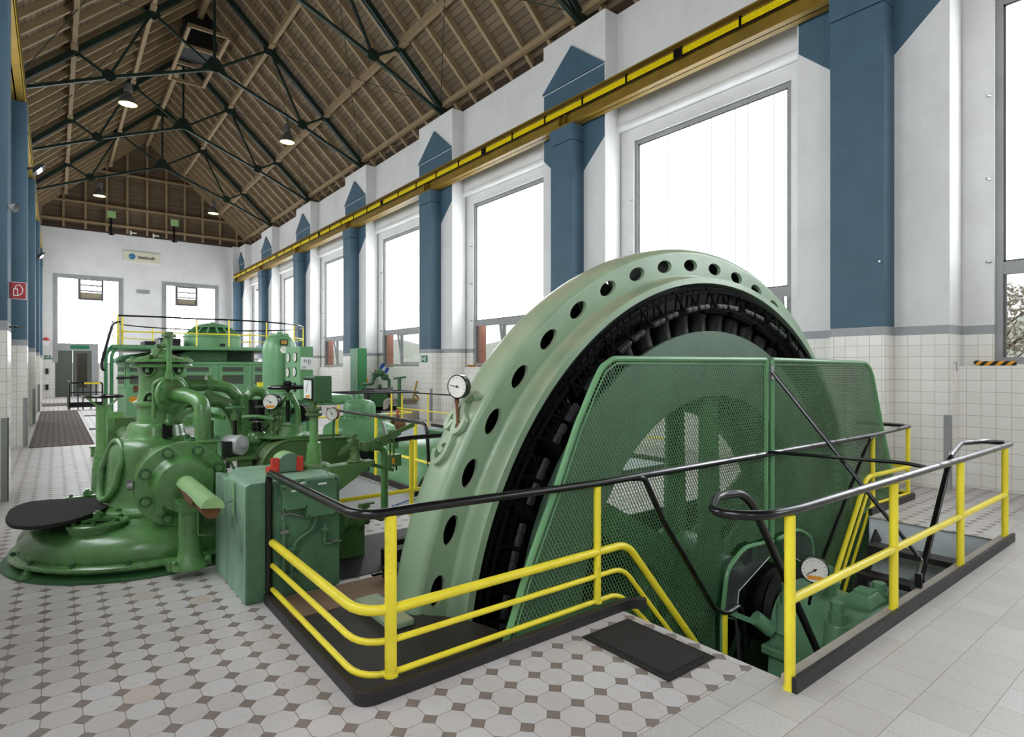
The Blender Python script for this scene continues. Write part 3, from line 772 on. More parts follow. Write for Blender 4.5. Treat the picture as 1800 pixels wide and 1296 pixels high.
arc_sweep(m, [(2.87, 3.29), (2.85, 3.30), (2.80, 3.30), (2.615, 3.30), (2.615, 3.64), (2.80, 3.66), (2.87, 3.66)], A0, A1, NS*12)
arc_sweep(m, [(2.93, 3.50), (3.19, 3.50)], A0, 59.5, 40); arc_sweep(m, [(2.93, 3.50), (3.19, 3.50)], 67.5, A1, 60)
m.build('stator_core', parent=gen, smooth=30)
# taped end windings standing in front of the core
def winding(ph):
    m = MB().use('winding_black')
    for rr, yy, r_ in ((2.80, 3.17, .016), (2.765, 3.13, .014)): m.tube([rp(rr, ph+d, yy) for d in (-4.9, -2.5, 0, 2.5, 4.9)], r_, 6)
    for o_ in (-5.1, -1.0):
        pts = [rp(2.77, ph+o_, 3.15), rp(2.745, ph+o_+.7, 3.13), rp(2.66, ph+o_+1.1, 3.115), rp(2.63, ph+o_+1.7, 3.11), rp(2.63, ph+o_+4.2, 3.11)]
        m.tube(pts, .012, 6, rad=.05)
    m.tube([rp(2.605, ph+d, 3.24) for d in (-4.2, -1.4, 1.4, 4.2)], .034, 6)
    for d in (-4, -2.2, -.4, 1.4, 3.2): m.bar(rp(2.64, ph+d, 3.2), rp(2.80, ph+d+.3, 3.17), .012, .02)
    m.use('coil_tape')
    for q in range(2):
        for w_ in range(2):
            a0_ = ph-3.7+q*4.1+w_*1.7
            m.tube([rp(2.628, a0_, 3.105), rp(2.632, a0_+.75, 3.10), rp(2.628, a0_+1.5, 3.105)], .027, 8)
            for t in (-.013, .0, .013): m.tube([rp(2.628+t, a0_+.15, 3.077), rp(2.632+t, a0_+1.35, 3.077)], .004, 4)
    return m
for k in range(19): winding(-2+k*10.3).build('end_winding', parent=gen, smooth=40)
# foot blocks and rear feet
for sx_ in (-1, 1):
    x0 = GX+sx_*3.33
    m = MB().use('gen_green'); m.box((x0-.05, 3.20, .021), (x0+.12, 3.72, .065)); m.build('foot', parent=gen, smooth=0, bevel=.012)
# monogram emblem on the outer face of the ring
def er(s_, t_, up=0): return rp(3.203+up, 30.2+math.degrees(t_/3.2), 3.455+s_)     # s_: across (towards the hall), t_: up along the ring
def ribbon(pts, w=.021, h=.035):
    m = MB().use('gen_green'); pts = [V((p[0], p[1], 0)) for p in pts]; pts = fillet(pts, .05, 5); L = []
    for i, p in enumerate(pts):
        t = (pts[min(i+1, len(pts)-1)]-pts[max(i-1, 0)]).normalized(); nn = V((-t.y, t.x, 0))*w
        a, b = p+nn, p-nn; L.append([er(a.x, a.y, 0), er(b.x, b.y, 0), er(b.x, b.y, h), er(a.x, a.y, h)])
    m.rings(L); return m
em = [[(-.10, .27), (-.08, .30), (-.03, .30), (.02, .24), (.06, .17), (.10, .12), (.10, .04), (.06, .02), (.04, .08)],
      [(.00, .22), (-.03, .14), (-.09, .10), (-.10, .03), (-.05, -.01), (.0, .03), (-.01, .09), (-.05, .10)],
      [(.06, .16), (.0, .08), (-.03, -.02), (-.05, -.12), (-.03, -.20), (.03, -.24), (.08, -.20), (.09, -.14)],
      [(-.06, -.06), (.03, -.08), (.05, -.13), (-.01, -.15)]]
o = None
m0 = [ribbon(p) for p in em]
base = m0[0].build('emblem', parent=gen, smooth=30)
for q in m0[1:]: q.build('emblem_stroke', parent=base, smooth=30) if False else q.build('emblem', parent=gen, smooth=30)
# round dial thermometer on a bent stem
def dial(parent, c, nrm, r, depth, body='black', face='clock_face', ang=200, ticks=10, label=None, name='gauge', tagc=None):
    c, nv = V(c), V(nrm).normalized()
    m = MB().use(body); m.lathe(c-nv*depth, nv, [(r*.96, 0), (r, depth*.1), (r, depth*.98), (r*.94, depth), (r*.9, depth*.94)], 28); g = m.build(name, parent=parent)
    up = V((0,0,1)); rt = up.cross(nv).normalized(); up = nv.cross(rt)
    m = MB().use(face); m.cyl(c-nv*depth*.05, c-nv*depth*.02, r*.9, n=28); m.build('dial_face', parent=g)
    m = MB().use('ink')
    for i in range(ticks):
        a = math.radians(-40+260*i/(ticks-1)); d = rt*math.cos(a)+up*math.sin(a)
        m.bar(c+d*r*.68, c+d*r*.82, r*.03, .001, up=nv)
    m.build('scale_marks', parent=g, smooth=0)
    m = MB().use('ink'); a = math.radians(ang); d = rt*math.cos(a)+up*math.sin(a); m.bar(c-d*r*.2+nv*.001, c+d*r*.68+nv*.001, r*.06, .002, up=nv); m.cyl(c, c+nv*.003, r*.1, n=10); m.build('needle', parent=g, smooth=0)
    if tagc: 
        m = MB().use(tagc); m.cbox(c-up*r*.55+nv*.001, (r*1.0, r*.28, .002), (rt, up, nv)); m.build('sticker', parent=g, smooth=0)
    return g
gp = at(803, 680, Y=3.42)
dial(gen, gp, (-.94, -.34, 0), .084, .055, 'black', 'clock_face', 172, 11, name='dial_thermometer')
m = MB().use('rust'); sp_ = rp(3.2, 31.2, 3.40); m.tube([gp+V((.02,.03,-.075)), gp+V((.02,.03,-.14)), sp_+V((-.03,0,-.01)), sp_], .011, 8, rad=.03); m.cyl(sp_+V((-.035,0,.01)), sp_, .022, n=10); m.cyl(gp+V((.02,.03,-.08)), gp+V((.02,.03,-.115)), .017, n=8); m.build('stem', parent=gen)

# ---- rotor
rot = thing('generator_rotor', 'dark rotor wheel with green rim disc and black pole coils inside the stator ring', 'rotor', (GX, 3.45, GZ))
m = MB().use('disc_green')
def ann(m, prof, n=96): arc_sweep(m, prof, 0, 360, n, closed=True)
ann(m, [(2.41, 3.20), (2.41, 3.235), (1.80, 3.235), (1.80, 3.20)]); m.build('rim_disc', parent=rot, smooth=30)
m = MB().use('dark_green'); ann(m, [(2.36, 3.24), (2.36, 3.75), (1.62, 3.75), (1.62, 3.68), (1.80, 3.66), (1.80, 3.24)]); m.build('rim', parent=rot, smooth=30)
m = MB().use('winding_black'); ann(m, [(2.365, 3.58), (2.605, 3.58), (2.605, 3.62), (2.365, 3.62)]); ann(m, [(2.365, 3.25), (2.38, 3.25), (2.38, 3.6), (2.365, 3.6)]); m.build('blackout_ring', parent=rot, smooth=30)  # black rings added to darken the see-through gaps between the poles
for k in range(32):
    ph = -8+k*6.4; a = math.radians(ph); d = V((-math.cos(a), 0, math.sin(a))); c = V((GX, 3.45, GZ))
    tng = V((math.sin(a), 0, math.cos(a)))
    m = MB().use('coil_black')
    rings_ = []
    for r_, w_, l_ in ((2.36, .096, .18), (2.385, .102, .186), (2.40, .096, .18), (2.53, .096, .18), (2.545, .104, .186), (2.56, .104, .186), (2.575, .112, .19), (2.60, .108, .19)):
        ring = []
        for i in range(16):
            t = 2*PI*i/16; q = 2.6; cx, cy = math.cos(t), math.sin(t)
            sx_ = math.copysign(abs(cx)**(2/q), cx); sy_ = math.copysign(abs(cy)**(2/q), cy)
            ring.append(c+d*r_+tng*sx_*w_+V((0,1,0))*sy_*l_)
        rings_.append(ring)
    m.rings(rings_); m.build('pole_coil', parent=rot, smooth=40)
for k in range(6):
    a = math.radians(30+60*k); d = V((-math.cos(a), 0, math.sin(a))); tng = V((math.sin(a), 0, math.cos(a)))
    for y_ in (3.27, 3.66):
        m = MB().use('dark_green'); c0 = V((GX, y_, GZ)); 
        m.prism([c0+d*.30+tng*.17, c0+d*1.83+tng*.12, c0+d*1.83-tng*.12, c0+d*.30-tng*.17], (0,-.02,0), (0,.02,0)); m.prism([c0+d*.3+tng*.02, c0+d*1.82+tng*.02, c0+d*1.82-tng*.02, c0+d*.3-tng*.02], (0,0,0), (0,.1 if y_ < 3.4 else -.1,0)); m.build('spider_arm', parent=rot, smooth=0)
m = MB().use('dark_green'); m.lathe((GX, 3.0, GZ), (0,1,0), [(.24, 0), (.30, .05), (.30, .18), (.42, .24), (.42, .78), (.30, .84), (.30, .95)], 40); m.build('hub', parent=rot)
m = MB().use('coil_black'); m.lathe((GX, 2.47, GZ), (0,1,0), [(.20, 0), (.20, .1), (.31, .1), (.31, .16), (.22, .16), (.22, .24), (.34, .24), (.34, .33), (.24, .33), (.24, .5)], 40); m.build('slip_rings', parent=rot)

# ---- mesh guards in front of the ring
def frame_tube(pts, r, mat, parent, name, rad=.08): 
    m = MB().use(mat); m.tube(pts, r, 8, rad=rad); return m.build(name, parent=parent)
MY = 2.67
def expanded(poly, excl=None):
    p, h, w = .0145, .0240, .0052
    xs = [q[0] for q in poly]; zs = [q[1] for q in poly]
    def inside(x, z):
        c = False; n = len(poly)
        for i in range(n):
            (xa, za), (xb, zb) = poly[i], poly[i-1]
            if (za > z) != (zb > z) and x < (xb-xa)*(z-za)/(zb-za)+xa: c = not c
        if c and excl:
            for e in excl:
                if e(x, z): return False
        return c
    m = MB(); i0 = int(min(xs)/p); i1 = int(max(xs)/p)+1; j0 = int(math.floor(min(zs)/h)); j1 = int(max(zs)/h)+1
    bm = m.bm
    for i in range(i0, i1+1):
        prev = None
        for j in range(j0, j1+1):
            x = i*p+(p/2 if (i+j) % 2 else -p/2); z = j*h
            if inside(x, z):
                cur = (bm.verts.new((x-w/2, MY-.002, z)), bm.verts.new((x+w/2, MY-.002, z+.002)), bm.verts.new((x+w/2+.001, MY+.006, z-.004)))
                if prev:
                    bm.faces.new((prev[0], prev[1], cur[1], cur[0])); bm.faces.new((prev[1], prev[2], cur[2], cur[1]))
                prev = cur
            else: prev = None
    me = bpy.data.meshes.new('mesh_panel'); bm.to_mesh(me); bm.free(); me.materials.append(MATS['mesh_green']); 
    return me
paint('mesh_green', (98, 138, 98), .34, .12, (60, 50, 34), .5)
ZB = -1.3
leftp = [(1.80, ZB), (1.90, -.5), (2.034, 0.02), (2.22, .46), (2.439, .889), (2.60, 1.23), (2.76, 1.5), (2.833, 1.607), (2.94, 1.662), (4.90, 1.675), (4.90, .10), (4.45, .13), (4.20, .0), (4.13, -.35), (4.13, ZB)]
rightp = [(2*GX-x+(0 if x > 4.8 else 0), z) for x, z in leftp]
rightp = [(8.10, ZB), (8.0, -.5), (7.87, .02), (7.68, .46), (7.46, .889), (7.30, 1.23), (7.18, 1.5), (7.10, 1.60), (6.97, 1.656), (5.0, 1.675), (5.0, .10), (5.35, .13), (5.62, .0), (5.66, -.35), (5.66, ZB)]
for poly, lab in ((leftp, 'left half of the green expanded-metal guard in front of the rotor, curved corner'), (rightp, 'right half of the green expanded-metal guard, ending beside the right wall')):
    t = thing('mesh_guard', lab, 'guard', (sum(q[0] for q in poly)/len(poly), MY, 0))
    me = expanded(poly); me.transform(Matrix.Translation(-V(t.location))); o = bpy.data.objects.new('mesh_panel', me); COL.objects.link(o); o.parent = t
    frame_tube([(x, MY, z) for x, z in poly[:11]], .020, 'pale_green', t, 'frame_tube', .03)
    m = MB().use('pale_green'); pin = [(x+(.035 if poly is leftp else -.035), z-.03) for x, z in poly[1:9]]; m.tube([(x, MY-.005, z) for x, z in pin]+[(poly[9][0]+(-.03 if poly is leftp else .03), MY-.005, 1.63), (poly[9][0]+(-.03 if poly is leftp else .03), MY-.005, .12)], .006, 6); m.build('edge_strip', parent=t)
    frame_tube([(x, MY-.06, z-.0) for x, z in poly[10:15]], .018, 'pale_green', t, 'arch_tube', .1)
    m = MB().use('pale_green'); s_ = 1 if poly is leftp else -1
    m.box((poly[2][0]+s_*.1, MY-.01, .02), (poly[2][0]+s_*1.0, MY+.02, .06)); m.build('bottom_rail', parent=t, smooth=0)
    # perspex hood over the slip rings
    m = MB().use('perspex')
    hp = [(x, z) for x, z in poly[10:14]]+[(poly[13][0]+s_*.18, -.42), (poly[13][0]+s_*.22, -.2), (GX-s_*.12, -.02)]
    m.prism([(x, MY-.07, z) for x, z in hp], (0,0,0), (0,.004,0)); m.use('white'); m.tube([(x, MY-.073, z) for x, z in hp[3:]], .003, 4); m.build('perspex_pane', parent=t, smooth=0)
m = MB().use('steel'); m.box((4.93, MY-.035, 1.50), (4.97, MY-.02, 1.62)); 
clip = m.build('guard_clip', smooth=0); tag(clip, 'small metal clip joining the two mesh guard halves at the top', 'clip')
m = MB().use('black'); p0 = V((4.94, MY-.04, 1.56)); pe = at(1612, 1015, Y=1.49)
m.tube([p0, at(1620, 985, Y=1.56), pe], .017, 8, rad=.05); tag(m.build('diagonal_brace'), 'slanting black brace rod from the mesh guard top down into the pit', 'brace')
m = MB().use('black'); m.box((pe.x-.015, 1.46, pe.z-.22), (pe.x+.015, 1.50, pe.z+.03)); m.use('steel')
for dz in (-.02, -.08, -.14, -.19): m.cyl((pe.x, 1.5, pe.z+dz), (pe.x-.02, 1.52, pe.z+dz), .012, n=6)
tag(m.build('wall_bracket', smooth=0), 'small bolted black bracket holding the lower end of the brace rod', 'bracket')

# ---- bearing pedestal in the pit
bp = thing('bearing_pedestal', 'green cast bearing housing with hexagon studs standing in the pit', 'bearing', (GX, 2.0, -2.6))
m = MB().use('bearing_green')
def cap_ring(y, w, zt, zb): 
    pts = []; hw = w
    n = 14
    for i in range(n+1):
        a = PI*i/n; pts.append((GX-hw*math.cos(a)*.98, y, zb+(zt-zb)*max(0, math.sin(a))**.6))
    return pts
sects = [(2.46, .30, -.26, -.62), (2.44, .42, -.20, -.62), (2.30, .44, -.19, -.62), (2.2, .46, -.22, -.62), (1.95, .47, -.25, -.62), (1.80, .47, -.24, -.62), (1.65, .42, -.27, -.62), (1.56, .34, -.34, -.62), (1.52, .22, -.45, -.62)]
m.rings([cap_ring(y, w, zt, zb) for y, w, zt, zb in sects]); m.build('bearing_cap', parent=bp, smooth=50)
m = MB().use('bearing_green')
m.rings([[(GX-w, y0_, z), (GX+w, y0_, z), (GX+w, y1_, z), (GX-w, y1_, z)] for z, w, y0_, y1_ in ((-.61, .50, 1.52, 2.47), (-.68, .50, 1.52, 2.47), (-.69, .44, 1.56, 2.44), (-1.2, .50, 1.5, 2.44), (-2.6, .62, 1.48, 2.46))]); m.build('pedestal', parent=bp, smooth=0, bevel=.015)
for x_, y_ in ((4.62, 2.33), (4.56, 1.93), (5.30, 2.33), (5.24, 1.90)):
    m = MB().use('bearing_green'); m.lathe((x_, y_, -.50), (0,0,1), [(.12, 0), (.098, .06), (.088, .20), (.078, .215)], 20); m.cyl((x_, y_, -.29), (x_, y_, -.21), .064, n=6); m.cyl((x_, y_, -.21), (x_, y_, -.20), .052, n=16); m.cyl((x_, y_, -.20), (x_, y_, -.13), .052, n=6); m.build('stud', parent=bp, smooth=30)
m = MB().use('bearing_green'); c = V((5.0, 1.92, -.22)); m.rings([[c+V((sx_*.14*k, sy_*.11*k, z)) for sx_, sy_ in ((-1,-1),(1,-1),(1,1),(-1,1))] for k, z in ((1, -.04), (1, 0), (.62, .06))]);
for q in (-.04, .01, .06): m.cbox(c+V((q, 0, .06)), (.025, .12, .05))
m.build('inspection_lid', parent=bp, smooth=0, bevel=.006)
m = MB().use('bearing_green'); m.cyl((4.42, 2.50, -.40), (4.52, 2.42, -.50), .06, n=14); m.bar((4.20, 2.60, -.33), (4.44, 2.47, -.45), .035, .035); m.build('tie_rod', parent=bp)
m = MB().use('bearing_green'); m.cyl((4.95, 2.15, -.24), (4.95, 2.15, -.10), .045, n=12); m.cyl((4.95, 2.15, -.16), (4.95, 2.15, -.13), .07, n=6); m.build('oil_filler', parent=bp)
m = MB().use('bearing_green'); m.tube([(4.49, 1.60, -.72), (4.47, 1.56, -1.2), (4.46, 1.55, -2.4)], .02, 8); m.build('oil_pipe', parent=bp)
gpt = at(1432, 1003, Y=2.05)
dial(bp, gpt, (-.86, -.46, .12), .098, .09, 'black', 'clock_face', 215, 13, name='pressure_gauge', tagc='orange')
m = MB().use('black'); m.cyl(gpt+V((.05,.03,-.09)), (gpt.x+.06, 2.12, -.2), .012, n=8); m.build('gauge_stem', parent=bp)
m = MB().use('dull_black'); m.lathe((GX, 2.45, GZ), (0,1,0), [(.18, 0), (.36, .01), (.36, .08), (.2, .1)], 32); m.build('oil_ring_cover', parent=bp)
for pts in ([(4.35,2.60,-.55),(4.3,2.55,-.8),(4.45,2.5,-.78),(4.5,2.5,-1.2)], [(4.28,2.58,-.4),(4.2,2.5,-.75),(4.3,2.45,-1.3)]):
    m = MB().use('rubber'); m.tube(pts, .012, 6, rad=.08); m.build('cable', parent=bp)
# ---- pit stairs
st = thing('pit_stairs', 'steep open stairs with dark ribbed treads descending into the pit', 'stairs', (6.3, 2.0, -1.3))
for k in range(5):
    x, z = 6.62-k*.24, -.205-k*.235
    m = MB().use('checker_plate'); m.box((x-.10, 1.56, z-.03), (x+.10, 2.48, z)); m.use('kerb'); m.box((x-.105, 1.56, z-.05), (x-.095, 2.48, z+.004)); m.build('tread', parent=st, smooth=0)
for y_ in (1.545, 2.50):
    m = MB().use('kerb'); m.bar((6.86, y_, -.16), (5.55, y_, -1.47), .02, .18); m.build('stringer', parent=st, smooth=0)
st2 = thing('pit_stairs', 'second flight of dark stairs below the left end of the guard', 'stairs', (3.6, 2.0, -1.3)) if False else None

# ================================================================ KERBS, PLATES, RAILINGS
def kerb(pts, lab, w=.042, h=.068):
    m = MB().use('kerb'); pts = [V(p) for p in pts]
    pf = fillet(pts, .08, 5); L = []
    for i, p in enumerate(pf):
        t = (pf[min(i+1, len(pf)-1)]-pf[max(i-1, 0)]).normalized(); nn = V((-t.y, t.x, 0))*w/2
        L.append([p+nn, p-nn, p-nn+V((0,0,h)), p+nn+V((0,0,h))])
    m.rings(L); return tag(m.build('kerb_rail', smooth=0, bevel=.006), lab, 'kerb')
kerb([(1.135, 4.17, 0), (1.135, 2.60, 0), (3.02, 2.60, 0), (3.10, 2.52, 0)], 'black steel kerb around the dark plate at the left foot of the generator')
m = MB().use('kerb'); m.box((2.86, 1.40, 0), (6.98, 1.425, .075)); m.use('concrete'); m.box((2.88, 1.425, 0.001), (6.97, 1.49, .06)); tag(m.build('kerb_rail', smooth=0), 'long brown-black kerb along the near edge of the stair pit', 'kerb')
kerb([(6.98, 2.62, 0), (8.32, 2.62, 0), (8.34, 3.3, 0)], 'short black kerb at the right end of the mesh guard')
# checker plate floor between kerb and ring (with cut for the slot)
m = MB().use('checker_plate'); m.prism([(1.16, 2.63, 0), (2.08, 2.63, 0), (2.10, 2.86, 0), (2.02, 3.12, 0), (1.86, 3.3, 0), (1.86, 3.75, 0), (1.16, 3.75, 0)], (0,0,.002), (0,0,.02)); tag(m.build('floor_plate', smooth=0), 'dark ribbed steel floor plate inside the kerb corner', 'plate')
m = MB().use('worn_board'); m.box((1.16, 3.76, .001), (2.9, 4.16, .012)); tag(m.build('floor_board', smooth=0), 'worn brown floor strip between the green block and the ribbed plate', 'plate')
for x0, y0_, x1, y1_, z, lab in ((1.95, 3.98, 3.2, 4.10, .10, 'nearest black steel beam lying behind the ring foot'), (2.1, 4.32, 3.3, 4.44, .12, 'middle black steel beam lying behind the ring foot'), (2.35, 4.70, 3.5, 4.80, .08, 'farthest thin black steel beam lying behind the ring foot')):
    m = MB().use('dull_black'); m.box((x0, y0_, .002 if y0_ > 4.2 or x0 < 1.9 else .013), (x1, y1_, z)); m.box((x0+.25, y0_+.02, z), (x1, y1_-.03, z+.05)); tag(m.build('steel_beam', smooth=0, bevel=.004), lab, 'beam', 'steel beams behind the ring foot')

m = MB().use('kerb'); m.box((1.70, 4.26, .001), (3.5, 5.25, .006)); tag(m.build('floor_plate', smooth=0), 'oil-dark floor sheet under the black steel beams behind the ring foot', 'plate')
def rail_set(name, lab): return thing(name, lab, 'railing')
def post(t, x, y, z0, z1, r=.024): 
    m = MB().use('yellow'); m.cyl((x, y, z0), (x, y, z1), r, n=20); m.cyl((x, y, z0), (x, y, z0+.012), r*1.25, n=12); return m.build('post', parent=t)
# front railing
fr = thing('safety_railing', 'yellow railing with black handrail around the left foot of the generator', 'railing', (1.135, 2.66, 0), 'yellow and black safety railings')
RY = 2.655
post(fr, 1.31, RY, .075, .87, .030); post(fr, 2.774, RY, .075, .83, .024)
m = MB().use('sheen_rail'); m.tube([(1.15, 4.17, .02), (1.15, 4.17, .885), (1.15, RY, .885), (1.45, RY, .885), (2.78, RY, .85), (4.9, RY, .85), (7.2, RY, .855), (8.30, RY, .885), (8.36, 3.3, .885)], .024, 18, rad=[0, .07, .22, 0, 0, 0, 0, .1, 0]); m.build('handrail', parent=fr)
m = MB().use('black'); m.tube([(3.12, RY, .842), (3.22, RY-.02, .84), (3.42, 2.62, .50), (4.02, 2.60, -.27), (4.16, 2.58, -.33), (4.36, 2.58, -.30), (4.40, 2.58, -.55), (4.40, 2.58, -1.2)], .02, 10, rad=.08); m.build('stair_handrail', parent=fr)
for i, (z, r, xe, ze, xb) in enumerate(((.405, .0255, 3.797, -.459, 3.06), (.250, .0165, 3.521, -.318, 3.02), (.088, .0165, 3.265, -.18, 2.98))):
    m = MB().use('yellow'); k = (ze-z)/(xe-xb)
    m.tube([(1.165, 4.14, z+.005), (1.165, RY, z), (2.0, RY, z), (xb, RY, z), (xb+1.25, RY-.03, z+k*1.25)], r, 18, rad=[0, .20, 0, .10, 0]); m.build('rail', parent=fr)
post(fr, 4.136, 2.59, -1.3, -.33, .022)
post(fr, 7.14, RY, -.02, .85, .024); post(fr, 8.19, RY, .075, .87, .024)
for z, r, xb, k in ((.41, .0255, 6.98, 1.05), (.26, .0165, 7.02, 1.05), (.09, .0165, 7.08, 1.05)):
    m = MB().use('yellow'); m.tube([(xb-1.0, RY-.04, z-k*1.0), (xb, RY, z), (7.6, RY, z-.01), (8.28, RY, z-.02), (8.28, 3.2, z-.02)], r, 16, rad=[0, .12, 0, .07, 0]); m.build('rail', parent=fr)
m = MB().use('black'); b1 = at(1530, 768, Y=2.63); b2 = at(1445, 985, Y=2.62); m.tube([(7.25, RY, .86), (7.05, 2.63, .84), b1+(b2-b1)*.12, b2], .018, 8, rad=.06); m.build('stair_handrail', parent=fr)
# pit railing
pr_ = thing('safety_railing', 'yellow railing with polished black handrail along the near edge of the stair pit', 'railing', (4.9, 1.44, 0), 'yellow and black safety railings')
RP = 1.447
for x in (2.885, 4.22, 5.56, 6.845): post(pr_, x, RP, .055 if x > 3 else 0.0, .865, .026)
m = MB().use('yellow'); m.cyl((2.9, RP, .443), (6.84, RP, .443), .023, n=18); m.build('rail', parent=pr_)
m = MB().use('sheen_rail')
m.tube([(2.95, 1.76, -1.0) if False else at(1446, 1165, Y=1.74), at(1322, 885, Y=1.78), (3.03, 1.80, .90), (2.84, 1.83, .90), (2.56, 1.68, .88), (2.68, 1.48, .885), (2.95, RP, .885), (4.2, RP, .885), (6.84, RP, .885), (7.12, RP, .885), (7.16, 1.66, .885), (6.78, 1.76, .885), at(1672, 800, Y=1.70), at(1617, 1020, Y=1.66), at(1636, 1045, Y=1.60)], .0235, 18, rad=[0, .05, .08, .12, .15, .12, .1, 0, 0, .14, .14, .09, .06, .04, 0]); m.build('handrail', parent=pr_)
m = MB().use('black'); m.tube([(4.88, RY-.02, .87), (4.9, 1.60, .905), (4.905, RP, .885)], .014, 8, rad=.08); m.build('cross_bar', parent=pr_)
# mats
a = [at(1022,1124,Z=0), at(1093,1088,Z=0), at(1255,1155,Z=0), at(1182,1200,Z=0)]
m = MB().use('rubber'); m.box((2.46, 1.855, .001), (2.865, 2.475, .010)); m.use('door_mat'); m.box((2.50, 1.895, .010), (2.825, 2.435, .015)); tag(m.build('door_mat', smooth=0), 'small black ribbed rubber mat on the octagon tiles beside the pit', 'mat')
m = MB().use('corridor_mat'); m.box((-.42, 15.1, .001), (.65, 27.5, .012)); tag(m.build('floor_mat', smooth=0), 'long brown perforated walkway mat along the left columns', 'mat')
# ================================================================ FOREGROUND TURBINE
G1 = 'turb_green'
TX, TY = .70, 6.24
tb = thing('water_turbine', 'bulky green water turbine casing with bolted round end cover in the left foreground', 'turbine', (TX, TY, 0))
Zv = (0,0,1)
m = MB().use('dark_green'); m.lathe((TX,TY,.001), Zv, [(1.055,0),(1.055,.018),(1.0,.02),(.98,.03)], 96); m.build('base_plate', parent=tb)
m = MB().use('dark_green'); m.lathe((TX,TY,.02), Zv, [(.93,0),(.93,.05)], 96); m.build('base_skirt', parent=tb)
m = MB().use(G1); m.lathe((TX,TY,.055), Zv, [(.95,.0),(.995,.006),(1.008,.02),(1.006,.038),(.99,.052),(.955,.056),(.93,.056)], 96); m.build('base_flange', parent=tb)
m = MB().use(G1); m.lathe((TX,TY,.10), Zv, [(.945,0),(.95,.02),(.955,.06),(.945,.11),(.915,.155),(.87,.19),(.80,.212),(.65,.235),(.48,.25),(.45,.27),(.3,.27)], 96); m.build('casing_dome', parent=tb)
for k in range(16):
    a = 2*PI*k/16+.12; c = V((TX+math.cos(a)*.975, TY+math.sin(a)*.975, .111))
    m = MB().use('dark_green'); m.bolt(c, Zv, .022, .02); m.build('flange_bolt', parent=tb, smooth=0)
for ang in (-1.35, -2.6, -.3):
    c = V((TX+math.cos(ang)*1.015, TY+math.sin(ang)*1.015, .022)); m = MB().use(G1); m.bolt(c, Zv, .028, .055, .05); m.build('anchor_bolt', parent=tb, smooth=0)
for cx, cy in ((.27, 5.74), (.24, 6.83)):
    z = .365
    m = MB().use(G1); m.lathe((cx,cy,z-.07), Zv, [(.105,.045),(.11,.078),(.12,.082),(.20,.082),(.21,.074),(.21,.055),(.20,.05),(.19,-.03)], 40); m.use('coil_black'); m.cyl((cx,cy,z-.04),(cx,cy,z-.02),.106,n=24); h = m.build('hatch_ring', parent=tb)
    for k in range(6):
        a = k*PI/3+.3; m = MB().use('dark_green'); m.bolt((cx+math.cos(a)*.165, cy+math.sin(a)*.165, z+.012), Zv, .018, .022); m.build('bolt', parent=h, smooth=0)
    m = MB().use(G1); m.bar((cx-.11,cy,z+.02),(cx+.11,cy,z+.02),.05,.02); m.bolt((cx,cy,z+.03),Zv,.035,.06); m.build('clamp', parent=h, smooth=0)
m = MB().use(G1); m.lathe((TX+.03,TY,.33), Zv, [(.49,.0),(.515,.01),(.522,.03),(.515,.055),(.49,.07),(.44,.075),(.40,.085)], 64); m.build('neck_flange', parent=tb)
for k in range(10):
    a = 2*PI*k/10+.2; m = MB().use('dark_green'); m.bolt((TX+.03+math.cos(a)*.46, TY+math.sin(a)*.46, .395), Zv, .024, .026); m.build('neck_bolt', parent=tb, smooth=0)
m = MB().use(G1); m.lathe((TX+.03,TY,.37), Zv, [(.45,0),(.425,.03),(.405,.10),(.39,.22),(.378,.36),(.368,.46),(.355,.53),(.325,.58),(.27,.605),(.245,.615),(.232,.64),(.225,.70),(.205,.73),(.20,.735)], 64); m.build('turbine_body', parent=tb)
# oval opening with a raised rim on the left flank
oc = V((TX+.03-.405, TY-.14, .72)); nx = V((-.93,-.34,.03)).normalized(); ax2 = Zv; sd = V(Zv).cross(nx).normalized(); up_ = nx.cross(sd)
m = MB().use(G1); m.tube([oc+sd*math.cos(t)*.15*(1)+up_*math.sin(t)*.25-nx*(.05*math.cos(t)**2)+nx*(-.10*max(0,math.sin(t))) for t in [2*PI*i/28 for i in range(28)]], .028, 10, closed=True); m.build('opening_rim', parent=tb)
m = MB().use('dark_green'); m.rings([[oc+(sd*math.cos(t)*.13+up_*math.sin(t)*.22)*k-nx*(.07+.06*max(0,math.sin(t))) for t in [2*PI*i/24 for i in range(24)]] for k in (1, .98)]); m.build('opening_plate', parent=tb)
# bearing housing barrel towards the viewer, end cover with bolts
CX, CZ_ = .824, .648
m = MB().use(G1); m.lathe((CX, 6.2, CZ_), (0,-1,0), [(.30,0),(.30,.5),(.29,.60),(.335,.68),(.345,.70),(.345,.755),(.335,.765),(.25,.767),(.225,.79),(.205,.86),(.20,.87)], 64); m.build('end_cover', parent=tb)
FY = 6.2-.765
for k in range(8):
    a = math.radians(22.5+45*k); c = V((CX+math.cos(a)*.285, FY, CZ_+math.sin(a)*.285))
    m = MB().use('dark_green'); m.cyl(c+V((0,.01,0)), c-V((0,.012,0)), .044, n=20); m.use(G1); m.bolt(c-V((0,.012,0)), (0,-1,0), .031, .04); m.build('cover_bolt', parent=tb, smooth=30)
m = MB().use(G1); m.lathe((CX, 5.40, CZ_), (0,-1,0), [(.20,0),(.20,.10),(.175,.105),(.10,.11)], 48); m.box((CX-.20, 5.30, CZ_-.19), (CX-.16, 5.38, CZ_+.02)); m.box((CX+.16, 5.30, CZ_-.10), (CX+.20, 5.38, CZ_+.12)); b = m.build('shaft_seal', parent=tb)
m = MB().use('dark_green'); m.lathe((CX, 5.30, CZ_), (0,-1,0), [(.11,-.01),(.11,.006),(.10,.008)], 40); m.build('seal_ring', parent=tb)
